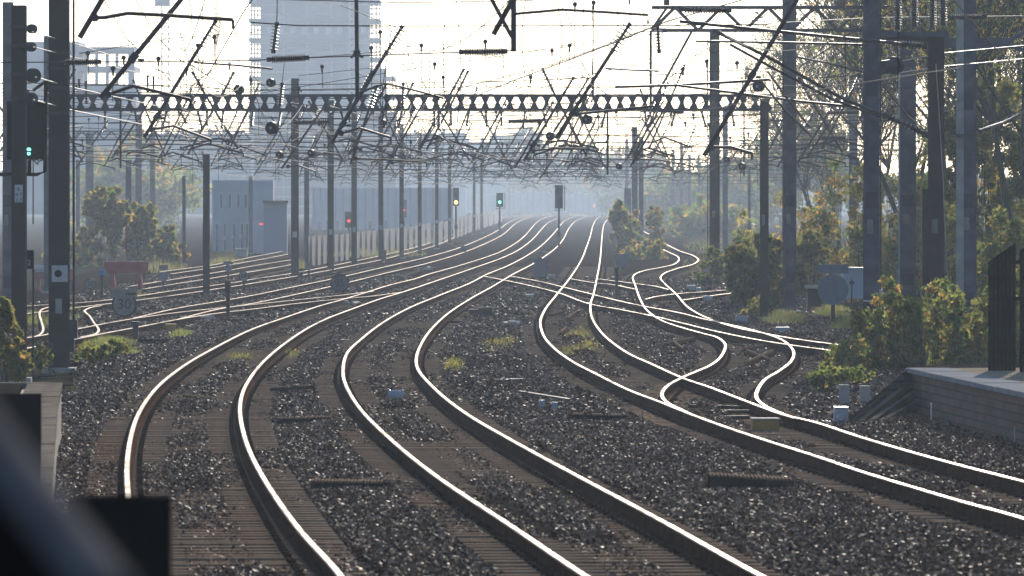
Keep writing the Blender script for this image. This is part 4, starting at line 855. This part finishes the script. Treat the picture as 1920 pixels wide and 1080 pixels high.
signal(1048,480,347,391,15,(),'lamp_red','grey signal head seen from behind on a median pole',frame=True); signal(1177,452,353,402,13,(),'lamp_red','hazy signal head beside the close pair of masts')
t, D = signal(47,700,190,299,68,((54,281,4.2),(54,288,3.2)),'lamp_green','large near signal behind the numbered mast showing green',D=156,pole=False)
MB().tube([at(-20,327,D), at(70,327,D), at(84,322,D), at(86,150,D)], .035, 8).tube([at(86,152,D), at(62,170,D)], .03, 8).build('support_frame', M['black'], t)
MB().tube([at(55,300,D), at(55,330,D)], .04, 8).tube([at(62,300,D), at(62,420,D)], .012, 5).build('bracket', M['black'], t)
t = thing('number_sign', 'small black sign reading 2 beside the numbered mast', 'sign', at(55,490,157)); MB().box(*bx3(50,61,469,504,157,.06)).build('plate', M['black'], t); text('2', px(14,157), at(54.5,493,156.97), t, M['concrete']); MB().tube([at(62,469,157.1), at(62,720,157.1)], .02, 6).build('pole', M['mast_dark'], t)
# buffer stops
t = thing('buffer_stop', 'red buffer stop beam on posts with a tall red rod', 'buffer stop', gp(237,543)); D = dist(545)
MB().prism([at(195,490,D),at(279,490,D),at(278,507,D),at(271,512,D),at(203,512,D),at(196,507,D)], (0,.3,0)).build('beam', M['red'], t)
for x in (211,262): MB().box(*bx3(x-3.5,x+3.5,511,540,D+.05,.2)).bar(at(x,512,D+.3), at(x+4,540,D+2.4), .12).build('leg', M['red'], t)
MB().tube([at(237,490,D+.1), at(237,418,D+.1)], .03, 8).box(at(237,440,D+.1), (.1,.08,.5)).build('rod', M['red'], t)
t = thing('buffer_stop', 'red and white buffer stop half hidden behind the left masts', 'buffer stop', gp(95,545)); D = dist(546)
MB().box(*bx3(62,135,505,524,D,.3)).build('beam', M['red'], t); MB().box(*bx3(62,135,497,504.5,D,.25)).box(*bx3(66,92,506.5,510,D-.02,.02)).box(*bx3(102,128,506.5,510,D-.02,.02)).build('white_board', M['white'], t)
for x in (72,125): MB().box(*bx3(x-3,x+3,524,546,D+.05,.2)).build('leg', M['red'], t)

# ------------------------------------------------------------------ small things on the ballast
def box_on(name, x0, x1, y0, y1, m, label, cat, depth=.3, rz=0, lid=None, group=None, extra=None):
    D = dist(y1); t = thing(name, label, cat, gp((x0+x1)/2, y1), group); c, d = bx3(x0,x1,y0,y1+2,D,depth)
    o = MB().box(c, d, rz).build('body', M[m], t); bv = o.modifiers.new('bevel','BEVEL'); bv.width = min(d)*.08; bv.segments = 2
    MB().box((c[0],c[1],c[2]+d[2]/2+.012), (d[0]*1.04,d[1]*1.06,.02), rz).build('lid', M[lid or m], t)
    return t, D, c, d
box_on('junction_box',1410,1460,787,811,'yellow','ochre yellow box between the right hand rails','box',.4,.06,'concrete')
t, D, c, d = box_on('point_motor',1565,1591,766,796,'boxgrey','pale grey machine at the foot of the platform ramp','machine',.5); MB().bar(at(1540,791,D-.3), at(1580,795,D-.3), .05).lathe(at(1577,783,D-.25), at(1577,783,D-.1), [(0,.05),(1,.07)], 10).build('crank', M['boxgrey'], t)
for x0,x1,y0,y1,l_ in ((1574,1592,724,760,'leaning pale stake box behind the ramp, left'),(1613,1631,726,757,'upright pale box behind the ramp, right')): box_on('cable_box',x0,x1,y0,y1,'concrete',l_,'box',.2,.1)
for x0,x1,y0,y1,l_ in ((1455,1480,615,627,'pale grey box beside the diagonal rails on the right verge'),(1380,1402,594,606,'pale blue grey box below the tall right bush'),(1318,1336,556,567,'low blue grey box beside the branch rails'),(1288,1303,536,545,'small pale box left of the tall dark mast'),
   (985,1000,553,560,'low pale box nearest the diagonal crossover'),(1028,1040,516,524,'tiny pale box right of the centre sign back'),(375,402,594,605,'low pale box left of the square headed post'),(1306,1314,540,552,'small dark box by the mast foot'),
   (1392,1401,562,578,'slim pale cabinet at the foot of the tall right bush'),(1400,1411,498,512,'small pale cabinet on the bush, right of the tall dark mast'),(635,655,543,550,'black fronted white box under the 95 sign'),(310,330,609,623,'small tan box in the weeds below the 30 sign')):
    box_on('lineside_box',x0,x1,y0,y1,'black' if 'black' in l_ else 'yellow' if 'tan' in l_ else 'boxgrey',l_,'box',.3,.05,'white' if 'black' in l_ else None)
for x0,x1,y0,y1,l_ in ((258,314,638,648,'dark slab lying in the weeds below the 30 sign'),(398,447,600,606,'dark slab beside the square headed post'),(100,133,724,740,'dark box with an ochre end beside the left platform'),(128,150,682,694,'dark box at the foot of the white banded mast')):
    t, D, c, d = box_on('cable_trough',x0,x1,y0,y1,'timber',l_,'trough',.6)
    if 'ochre' in l_: MB().box((c[0]+d[0]*.42,c[1]-.32,c[2]), (d[0]*.5,.03,d[2]*.95)).build('end_plate', M['yellow'], t)
t = thing('metal_drum', 'small pale metal cylinder lying between the middle rails', 'drum', gp(743,752)); D = dist(752); MB().lathe(at(729,741,D), at(757,741,D-.06), [(0,.02),(0,.085),(.06,.095),(.12,.088),(.88,.088),(.94,.095),(1,.085),(1,.02)], 18).build('shell', M['boxgrey'], t); MB().box(at(743,752,D), (.3,.12,.03)).build('cradle', M['timber'], t)
def step_board(x0,y0,x1,y1,h,D,label,slots=14,depth=.5):
    t = thing('step_board', label, 'step board', at((x0+x1)/2,max(y0,y1),D), 'ribbed boards on the ballast'); a, b = at(x0,y0,D), at(x1,y1,D-.2); z_ = np.array([0,0,-h])
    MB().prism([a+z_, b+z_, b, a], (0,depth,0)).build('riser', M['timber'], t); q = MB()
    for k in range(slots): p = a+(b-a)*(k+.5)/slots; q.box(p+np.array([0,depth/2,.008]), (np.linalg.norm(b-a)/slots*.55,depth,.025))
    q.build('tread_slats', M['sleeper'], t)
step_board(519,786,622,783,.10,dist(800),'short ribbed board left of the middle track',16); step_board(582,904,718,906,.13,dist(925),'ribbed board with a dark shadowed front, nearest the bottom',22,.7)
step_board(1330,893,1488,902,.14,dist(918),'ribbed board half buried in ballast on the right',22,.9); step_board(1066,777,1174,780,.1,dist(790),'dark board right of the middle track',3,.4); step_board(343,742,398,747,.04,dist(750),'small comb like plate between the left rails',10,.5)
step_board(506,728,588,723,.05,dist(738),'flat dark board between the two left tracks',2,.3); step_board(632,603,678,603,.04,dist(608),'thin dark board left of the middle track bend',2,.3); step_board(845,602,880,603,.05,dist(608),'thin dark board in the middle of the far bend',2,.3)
def offcut(pts, label, r=.06, m='rust', D=None):
    t = thing('rail_offcut', label, 'rail piece', gp(*pts[0]), 'loose rail pieces'); q, q2 = MB(), MB()
    for a, b in zip(pts[:-1:2], pts[1::2]):
        A_, B_ = gp(*a)+np.array([0,0,.0]), gp(*b); up = np.array([0,0,1.])
        q.bar(A_+up*.02, B_+up*.02, .13*r/.06).bar(A_+up*.085, B_+up*.085, .03); q2.bar(A_+up*.13, B_+up*.13, .045)
    q.build('web_and_foot', M[m], t); q2.build('head', M['sleeper'], t)
offcut(((1236,657),(1300,643),(1262,650),(1280,664)),'crossed rail pieces inside the branch loop, left'); offcut(((1403,690),(1448,668),(1400,668),(1440,684),(1395,663),(1430,658)),'crossed rail pieces inside the branch loop, right'); offcut(((1414,712),(1424,694)),'short stub of rail below the right crossed pieces')
offcut(((1032,596),(1060,590),(1064,604),(1084,590)),'rail pieces between the rails of the platform track'); offcut(((1212,549),(1242,545)),'rail pieces beside the branch rails'); offcut(((1052,632),(1062,622)),'small rail stub in the weeds'); offcut(((925,590),(905,600)),'short dark rail piece at the dark frame')
def beam(pts, label, m='timber', w_=.1):
    t = thing('loose_beam', label, 'beam', gp(*pts[0]), 'loose beams on the ballast'); MB().bar(gp(*pts[0])+np.array([0,0,w_*.6]), gp(*pts[1])+np.array([0,0,w_*.6]), w_).build('beam', M[m], t); return t
t = beam(((902,726),(982,724)),'blue grey beam right of the middle track','mast_blue',.13); MB().box(gp(945,725)+np.array([0,-.1,.1]), (.04,.06,.16)).build('clip', M['boxgrey'], t)
t = beam(((940,735),(1068,756)),'thin plank lying on two small blocks','mast_brown',.07)
for x, y in ((1016,766),(1040,770)): MB().box(gp(x,y)+np.array([0,0,.06]), (.1,.1,.16)).build('block', M['boxgrey'], t)
beam(((640,692),(642,692)),'tiny dark block near the bend','timber',.05)
t = thing('track_frame', 'small dark frame with legs right of the middle bend', 'frame', gp(905,598)); D = dist(600); MB().box(*bx3(898,923,576,592,D,.25)).build('box', M['mast_dark'], t); MB().box(*bx3(880,900,580,590,D-.1,.2)).box(*bx3(893,896,590,602,D,.05)).build('arm', M['mast_dark'], t)
for x0,x1,y0,y1,l_ in ((725,760,513,520,'pale sacks heaped between the far tracks, left'),(778,822,498,507,'pale sacks heaped between the far tracks, middle'),(640,668,562,572,'pale rubble by the 95 sign'),(1000,1016,497,503,'pale rubble by the centre sign back'),(1010,1026,470,476,'pale rubble under the median signal'),(943,974,599,613,'pale green sack beside the track frame')):
    D = dist(y1); t = thing('debris_heap', 'heap of ' + l_, 'debris', gp((x0+x1)/2,y1), 'pale debris between the tracks'); q = MB()
    for k in range(9):
        c = at(random.uniform(x0,x1), y1-random.uniform(0,(y1-y0)*.6), D+random.uniform(-1,1)); s = px((y1-y0)*.5,D); q.box(c, (s*random.uniform(1,3),s*2,s*random.uniform(.5,1.1)), random.uniform(-.6,.6), rx=random.uniform(-.3,.3))
    q.build('pieces', M['concrete'], t)
t = thing('grey_hut', 'small pale grey hut behind the large round sign back', 'hut', gp(1595,600)); D = 225; MB().box(*bx3(1580,1624,505,560,D,2)).build('wall', M['wallgrey'], t); MB().box(*bx3(1578,1626,502,505,D-.1,2.2)).build('roof', M['boxgrey'], t)
t = thing('concrete_shelter', 'low concrete shelf left of the large round sign back', 'shelf', gp(1525,570)); MB().box(*bx3(1511,1547,536,541,230,1)).build('top', M['concrete'], t); MB().box(*bx3(1514,1540,541,575,230.1,.8)).build('base', M['mast_dark'], t)
t = thing('equipment_cabinet', 'pale grey cabinet on the median beside the close pair of masts', 'cabinet', gp(1210,478)); D = dist(476); MB().box(*bx3(1203,1222,455,476,D,1)).build('case', M['boxgrey'], t); MB().box(*bx3(1202,1223,453,455,D-.05,1.1)).build('roof', M['white'], t)

# ------------------------------------------------------------------ vegetation
nr = np.random.default_rng(11)
def leaves(name, centers, sig, n, size, mats, weights, parent, clump=True):
    centers = np.asarray(centers); ci = nr.integers(0, len(centers), n); P = centers[ci] + nr.normal(0, 1, (n,3)) * np.asarray(sig)
    P[:,2] = np.maximum(P[:,2], GZ+.02); u = nr.normal(0,1,(n,3)); u /= np.linalg.norm(u,axis=1)[:,None]; v = np.cross(u, nr.normal(0,1,(n,3))); v /= np.linalg.norm(v,axis=1)[:,None]
    s = size * nr.uniform(.5,1.4,n)[:,None]; V = np.stack([P-u*s, P+v*s*.55, P+u*s, P-v*s*.55], 1).reshape(-1,3)
    cm = nr.choice(len(mats), len(centers), p=weights); mi = np.where(nr.random(n) < .65, cm[ci], nr.choice(len(mats), n, p=weights))
    return npmesh(name, V, np.arange(4*n).reshape(n,4), 4, [M[m] for m in mats], parent, mi=mi)
def branches(base, h, lean, n_l, depth, spread, r0, up=.5):
    segs = []; tips = []
    def grow(p, d, L, r, lev):
        k = 4; q = p.copy(); pts = [q.copy()]
        for i in range(k):
            d = d + nr.normal(0, .13, 3); d[2] += .05*up; d /= np.linalg.norm(d); q = q + d*L/k; pts.append(q.copy())
            if lev < depth:
                for _ in range(n_l if lev == 0 else 2):
                    if nr.random() < (.85 if i else .35 if lev else .1):
                        a = nr.uniform(0, 6.283); s = np.array([math.cos(a), math.sin(a), nr.uniform(.1,.9)+up*.4]); s /= np.linalg.norm(s)
                        grow(q.copy(), d*.35+s*spread, L*nr.uniform(.38,.6)*(1 if lev else .8), r*.5*(1-i*.1), lev+1)
        segs.append((pts, r)); 
        if lev >= 1: tips.extend(pts[1:])
    grow(np.array(base, float), np.array([lean,0,1.]), h, r0, 0); return segs, np.array(tips)
def tree(x, D, h, lean, label, leafn, leafs, lm, lw, r0=.16, depth=3, spread=.75, n_l=3, sig=.35, zb=GZ, group=None, wpx=None, name='bare_tree'):
    b = np.array([at(x,0,D)[0], D, zb]); t = thing(name, label, 'tree', b, group); segs, tips = branches(b, h*.8, lean, n_l, depth, spread, r0)
    q = MB()
    for pts, r in segs: q.tube(pts, max(r,.012), 5 if r > .05 else 3, r2=max(r*.35,.008))
    q.build('trunk_and_branches', M['bark'], t)
    if leafn: leaves('crown', tips, (sig,sig,sig), leafn, leafs, lm, lw, t)
    return t
def bush(blobs, D, label, n, size, mats, weights, name='bush', stems=14, group='bushes beside the line', thick=1.2):
    cs, sg = [], []
    for x, y, rx, ry in blobs:
        for _ in range(44):
            a, s = nr.uniform(0,6.28), nr.uniform(0,1)**.5*(.9 if nr.random() < .75 else 1.25); cs.append(at(x+math.cos(a)*rx*s, y+math.sin(a)*ry*s, D+nr.uniform(-thick,thick)))
    rx = np.mean([b[2] for b in blobs]); x = np.mean([b[0] for b in blobs]); t = thing(name, label, 'bush', (at(x,0,D)[0], D, GZ), group)
    cs = np.array(cs); q = MB()
    for c in cs[nr.choice(len(cs), min(stems,len(cs)), replace=False)]:
        b = np.array([c[0]*.6+at(x,0,D)[0]*.4, c[1], GZ]); q.tube([b, (b+c)/2+nr.normal(0,.08,3), c], .016, 4, r2=.006)
    q.build('stems', M['bark'], t); s_ = px(rx,D)*.105; leaves('foliage', cs, (s_,s_,s_*1.1), n, size, mats, weights, t); return t
def scrub(x0, x1, yt, yb, D, label, n, size, mats, weights, thick=1.5, stems=120, cell=9, rag=.55):
    t = thing('scrub', label, 'scrub', (at((x0+x1)/2,0,D)[0], D, GZ), 'scrub and thickets on the right bank'); cs = []; q = MB()
    nc = int((x1-x0)/cell*2.2); ph = nr.uniform(0,6,4)
    for _ in range(nc*6):
        x = nr.uniform(x0,x1); top = yt + (yb-yt)*rag*(.35+.3*math.sin(x*.045+ph[0])+.22*math.sin(x*.11+ph[1])+.2*nr.uniform(-1,1)); y = top + (yb-top)*nr.uniform(0,1)**1.2
        cs.append(at(x, y, D+nr.uniform(-thick,thick)))
    cs = np.array(cs)
    for c in cs[nr.choice(len(cs), min(stems,len(cs)), replace=False)]:
        b = np.array([c[0]+nr.normal(0,px(12,D)), c[1], GZ]); e = c + np.array([nr.normal(0,px(6,D)),0,px(nr.uniform(0,42),D)]); q.tube([b, (b+c)/2+nr.normal(0,.06,3), c, e], px(.9,D), 3, r2=px(.25,D))
    q.build('stems', M['bark'], t); s_ = px(cell,D)*.55; leaves('foliage', cs, (s_,s_,s_), n, size, mats, weights, t); return t
G4 = ['l_dark','l_olive','l_yellow','l_rust']
bush(((190,430,40,50),(185,380,25,30),(160,470,25,30),(222,400,20,35)),430,'tall yellow green bush left of the buffer stop rod',9000,.16,G4,[.25,.35,.3,.1],thick=3)
bush(((290,445,40,35),(270,410,22,28),(320,470,25,24),(255,462,22,26)),440,'broad russet green bush right of the buffer stop rod',9000,.16,G4,[.3,.3,.15,.25],thick=3)
bush(((20,640,26,50),(35,690,22,24),(5,590,18,30)),148,'yellow leafed scrub at the left edge before the numbered mast',5200,.06,G4,[.2,.35,.4,.05],thick=.6); bush(((75,670,16,22),(170,662,26,14),(215,650,26,10)),158,'low weeds between and beside the two left masts',3600,.045,['l_dark','l_olive','l_yellow','l_grass'],[.25,.3,.2,.25],thick=1)
bush(((105,470,26,30),(160,490,20,20)),440,'green scrub behind the thick white banded mast',2600,.15,G4,[.3,.4,.25,.05],thick=2)
bush(((1170,425,22,36),(1160,400,14,18),(1185,460,24,20)),560,'tall hazy bush on the median around the signal pole',5200,.2,G4,[.4,.3,.15,.15],thick=4); bush(((1205,480,30,22),(1232,470,16,18),(1180,485,14,14)),480,'low yellow green bush before the median mast pair',3800,.15,G4,[.2,.35,.35,.1],thick=3); bush(((1228,420,14,34),),580,'russet bush right of the median mast pair',1800,.18,G4,[.2,.3,.2,.3],thick=3)
bush(((1415,505,42,38),(1440,470,24,28),(1395,545,30,28),(1450,540,28,40),(1385,480,18,22)),255,'tall dark leafed bush between the branch rails and the girder post',12500,.11,G4,[.6,.25,.1,.05],thick=2)
bush(((1345,500,22,28),(1320,530,14,14)),330,'green bush at the foot of the tall dark mast with cables',3000,.13,G4,[.55,.35,.08,.02],thick=2); bush(((1425,575,20,20),(1405,590,14,10)),238,'bright yellow green weeds below the tall right bush',2000,.08,['l_olive','l_yellow','l_grass'],[.3,.3,.4],thick=1)
bush(((1510,490,26,30),(1525,455,22,24),(1500,530,20,20)),285,'yellow bush right of the tall blue mast with the cable tube',4600,.12,G4,[.2,.3,.45,.05],thick=2)
bush(((1560,705,24,16),(1600,700,30,14),(1530,712,12,10)),dist(735),'small green weeds behind the platform ramp',2600,.04,['l_dark','l_olive','l_yellow','l_grass'],[.3,.3,.1,.3],thick=.7)
scrub(1540,1630,640,715,160,'low ragged weeds around the foot of the thick blue grey mast',2600,.05,G4,[.45,.35,.12,.08],1,60,8,.8)
scrub(1605,1760,540,705,163,'tangled leafy scrub hiding the feet of the two thick right masts',11000,.055,G4,[.48,.34,.1,.08])
scrub(1740,1935,520,700,158,'tangled leafy scrub between the brown mast and the black boards',10500,.055,G4,[.44,.36,.12,.08])
scrub(1770,1960,130,640,236,'tall olive and yellow leafed screen of growth at the right edge',27000,.075,G4,[.44,.36,.16,.04],2.5,160,14,.35)
scrub(1760,1960,380,650,205,'bright yellow green thicket behind the black boards',12000,.07,G4,[.36,.4,.2,.04],2,80,12,.5)
scrub(1600,1790,300,620,275,'thin olive thicket directly behind the brown mast',11000,.09,G4,[.33,.32,.25,.1],3,160,14,.6)
scrub(1470,1660,320,600,330,'russet and yellow thicket behind the large round sign back',10000,.1,G4,[.3,.34,.16,.2],3,160,14,.6)
scrub(1640,1900,250,600,380,'hazy olive thicket filling the gaps behind the right masts',12000,.11,G4,[.35,.33,.2,.12],4,160,16,.6)
scrub(1380,1560,430,590,345,'mid distance green bank behind the girder post',7000,.11,G4,[.4,.3,.25,.05],3,80,12,.6)
for x, D, h, ln, l_, lf, w_ in ((1905,230,14,-.02,'tallest twiggy tree at the right edge',5200,.5),(1860,250,15,.05,'twiggy tree behind the beam with the lattice stays',5200,.5),(1790,260,14,-.05,'twiggy tree directly behind the brown mast top',3400,.4),(1725,300,14,.03,'bare twiggy tree behind the four upright insulators',1500,.3),
   (1660,320,12,-.04,'bare tree behind the thick blue mast',900,.3),(1600,430,13,.04,'hazy bare tree behind the hazy pale mast',900,.3),(1540,450,10.5,0,'hazy bare tree right of the tall blue mast',1000,.4),(1945,210,13,-.1,'leafy tree leaning in from the right edge',4200,.5),(1830,300,16,.0,'slender far tree behind the box beam',2600,.4),(1690,340,15,.03,'bare twiggy tree showing between the pale mast and the upright insulators',700,.4),(1760,350,16,-.02,'bare twiggy tree hidden by the brown mast',900,.4),(1880,330,17,.02,'high bare tree behind the top right corner',1800,.5),(1910,320,17,.04,'farthest bare tree at the right edge',1800,.5),(1855,345,17,-.04,'high bare tree left of the corner one',1500,.5),(1575,470,12,-.02,'hazy bare tree left of the hazy pale mast',900,.5),(1640,400,13,.02,'hazy bare tree right of the hazy pale mast',900,.5)):
    tree(x, D, h, ln, l_, int(lf*1.7), .06 if D < 290 else .085, ['l_dark','l_olive','l_yellow','l_rust'], [.3,.3,.3,.1], group='trees behind the right hand masts', n_l=5, spread=.62, r0=.12, sig=w_, depth=4)
for x, y, rx, ry, D, l_ in ((1510,270,80,70,900,'hazy wooded rise behind the right masts, nearest'),(1400,330,80,50,1100,'hazy wooded rise right of the tall dark mast'),(1290,350,70,40,1200,'hazy trees behind the branch line'),(985,272,28,28,2200,'tiny hazy treetop on the skyline at the centre'),(1085,300,60,25,2200,'hazy tree line right of the skyline treetop'),(1190,318,60,30,1900,'hazy tree line behind the median masts'),
   (1330,410,60,25,800,'hazy scrub along the far branch line'),(250,330,90,60,900,'hazy trees behind the left yard masts')):
    bush(((x,y,rx,ry),(x-rx*.5,y+ry*.5,rx*.8,ry*.7),(x+rx*.5,y+ry*.6,rx*.8,ry*.7),(x,(y+400)/2+20,rx*1.2,max(20,(400-y)*.5))), D, l_, 5200, .00042*D+.05, ['l_dark','l_olive','l_rust'], [.5,.3,.2], 'tree_line', 10, 'far trees in the haze', 12)
q = []; N_ = 160
for i in range(N_): x = -285 + 570*i/(N_-1); q.append((x, 2520, 11.5 + 4*math.sin(x*.021) + 2*math.sin(x*.083+1) + 1.2*math.sin(x*.31) + random.uniform(-.8,.8)))
hl = MB()
for a, b in zip(q[:-1], q[1:]): hl.add([(a[0],2520,GZ),(b[0],2520,GZ),b,a,(a[0],2640,GZ),(b[0],2640,GZ)], [(0,1,2,3),(3,2,5,4)])
structure(hl.build('hills', M['l_dark']))
# weeds and grass on the ballast and verge
def grass(patches, n, h, label, mats, weights):
    pts = []; hh = []
    for x, y, rx, ry, f in patches:
        k = int(n*f); a = nr.uniform(0,6.28,k); s = nr.uniform(0,1,k)**.6
        X, Y = x+np.cos(a)*rx*s, y+np.sin(a)*ry*s; D = F*(CAMZ-GZ)/(Y-HOR); pts.append(np.stack([(X-960)*D/F, D, np.full(k,GZ-.01)],1)); hh.append(h*nr.uniform(.4,1.3,k)*(1-.6*s))
    P = np.vstack(pts); H = np.concatenate(hh)[:,None]; n = len(P); d = nr.normal(0,1,(n,3)); d[:,2] = 0; w_ = np.cross(d, [0,0,1.]); w_ /= np.linalg.norm(w_,axis=1)[:,None]+1e-6
    T = P + np.array([0,0,1.])*H + d*H*.35; V = np.stack([P-w_*.012, P+w_*.012, T],1).reshape(-1,3)
    o = npmesh('weeds', V, np.arange(3*n).reshape(n,3), 3, [M[m] for m in mats], mi=nr.choice(len(mats), n, p=weights)); o['kind'] = 'stuff'; tag(o, label, 'weeds')
grass(((1085,630,40,22,.18),(1080,660,30,12,.14),(1100,650,45,14,.12),(930,645,38,18,.12),(850,688,26,14,.14),(955,640,20,14,.06),(545,665,30,12,.06),(450,672,40,10,.06),(850,680,22,12,.06),(100,850,12,35,.06)),6000,.13,'low green and russet weeds growing in the ballast between tracks',['l_dark','l_olive','l_rust','l_grass'],[.5,.25,.25,.0])
grass(((200,648,60,12,.2),(340,632,25,8,.08),(60,600,60,20,.2),(130,590,40,12,.15),(250,560,50,12,.1),(210,668,60,14,.27)),9000,.25,'rough green grass on the left verge by the masts',['l_dark','l_olive','l_dry','l_grass'],[.2,.25,.2,.35])
grass(((1600,612,50,14,.25),(1560,590,40,14,.15),(1470,600,50,10,.15),(1640,640,40,12,.15),(1340,500,60,30,.15),(1330,460,50,16,.15)),9000,.35,'dry and green grass on the right verge around the round sign back',['l_dark','l_olive','l_dry','l_grass'],[.15,.2,.35,.3])
grass(((700,478,100,5,.4),(800,455,40,4,.2),(560,500,20,4,.1),(420,495,40,6,.15),(300,505,60,8,.15)),4000,.6,'dry grass along the foot of the ribbed fence',['l_olive','l_dry','l_grass'],[.3,.5,.2])

for i, (a, b, l_) in enumerate((((1292,770),(1408,772),'uppermost'),((1325,781),(1405,780),'middle'),((1350,792),(1404,791),'lowest'))):
    t = thing('stretcher_bar', f'{l_} of three dark bars across the track beside the ochre box', 'bar', gp(*a)); MB().bar(gp(*a)+np.array([0,0,.07]), gp(*b)+np.array([0,0,.07]), .06).build('bar', M['mast_dark'], t)
for a, b, l_ in (((1215,586),(1330,584),'upper'),((1100,556),(1200,553),'lower')):
    pass
# ------------------------------------------------------------------ haze
hz = MB().box((0, 1320, 36), (620, 2830, 76)).build('haze', [])
vm = bpy.data.materials.new('haze air'); vm.use_nodes = True; n, l = vm.node_tree.nodes, vm.node_tree.links
n.remove(n['Principled BSDF']); pv = n.new('ShaderNodeVolumePrincipled'); pv.inputs['Color'].default_value = (.69,.83,1.0,1)
pv.inputs['Density'].default_value = .00027; pv.inputs['Anisotropy'].default_value = .35
l.new(pv.outputs[0], [x for x in n if x.type == 'OUTPUT_MATERIAL'][0].inputs['Volume'])
hz.data.materials.clear(); hz.data.materials.append(vm); hz['kind'] = 'stuff'; hz['label'] = 'pale blue morning haze over the whole railway'; hz['category'] = 'haze'
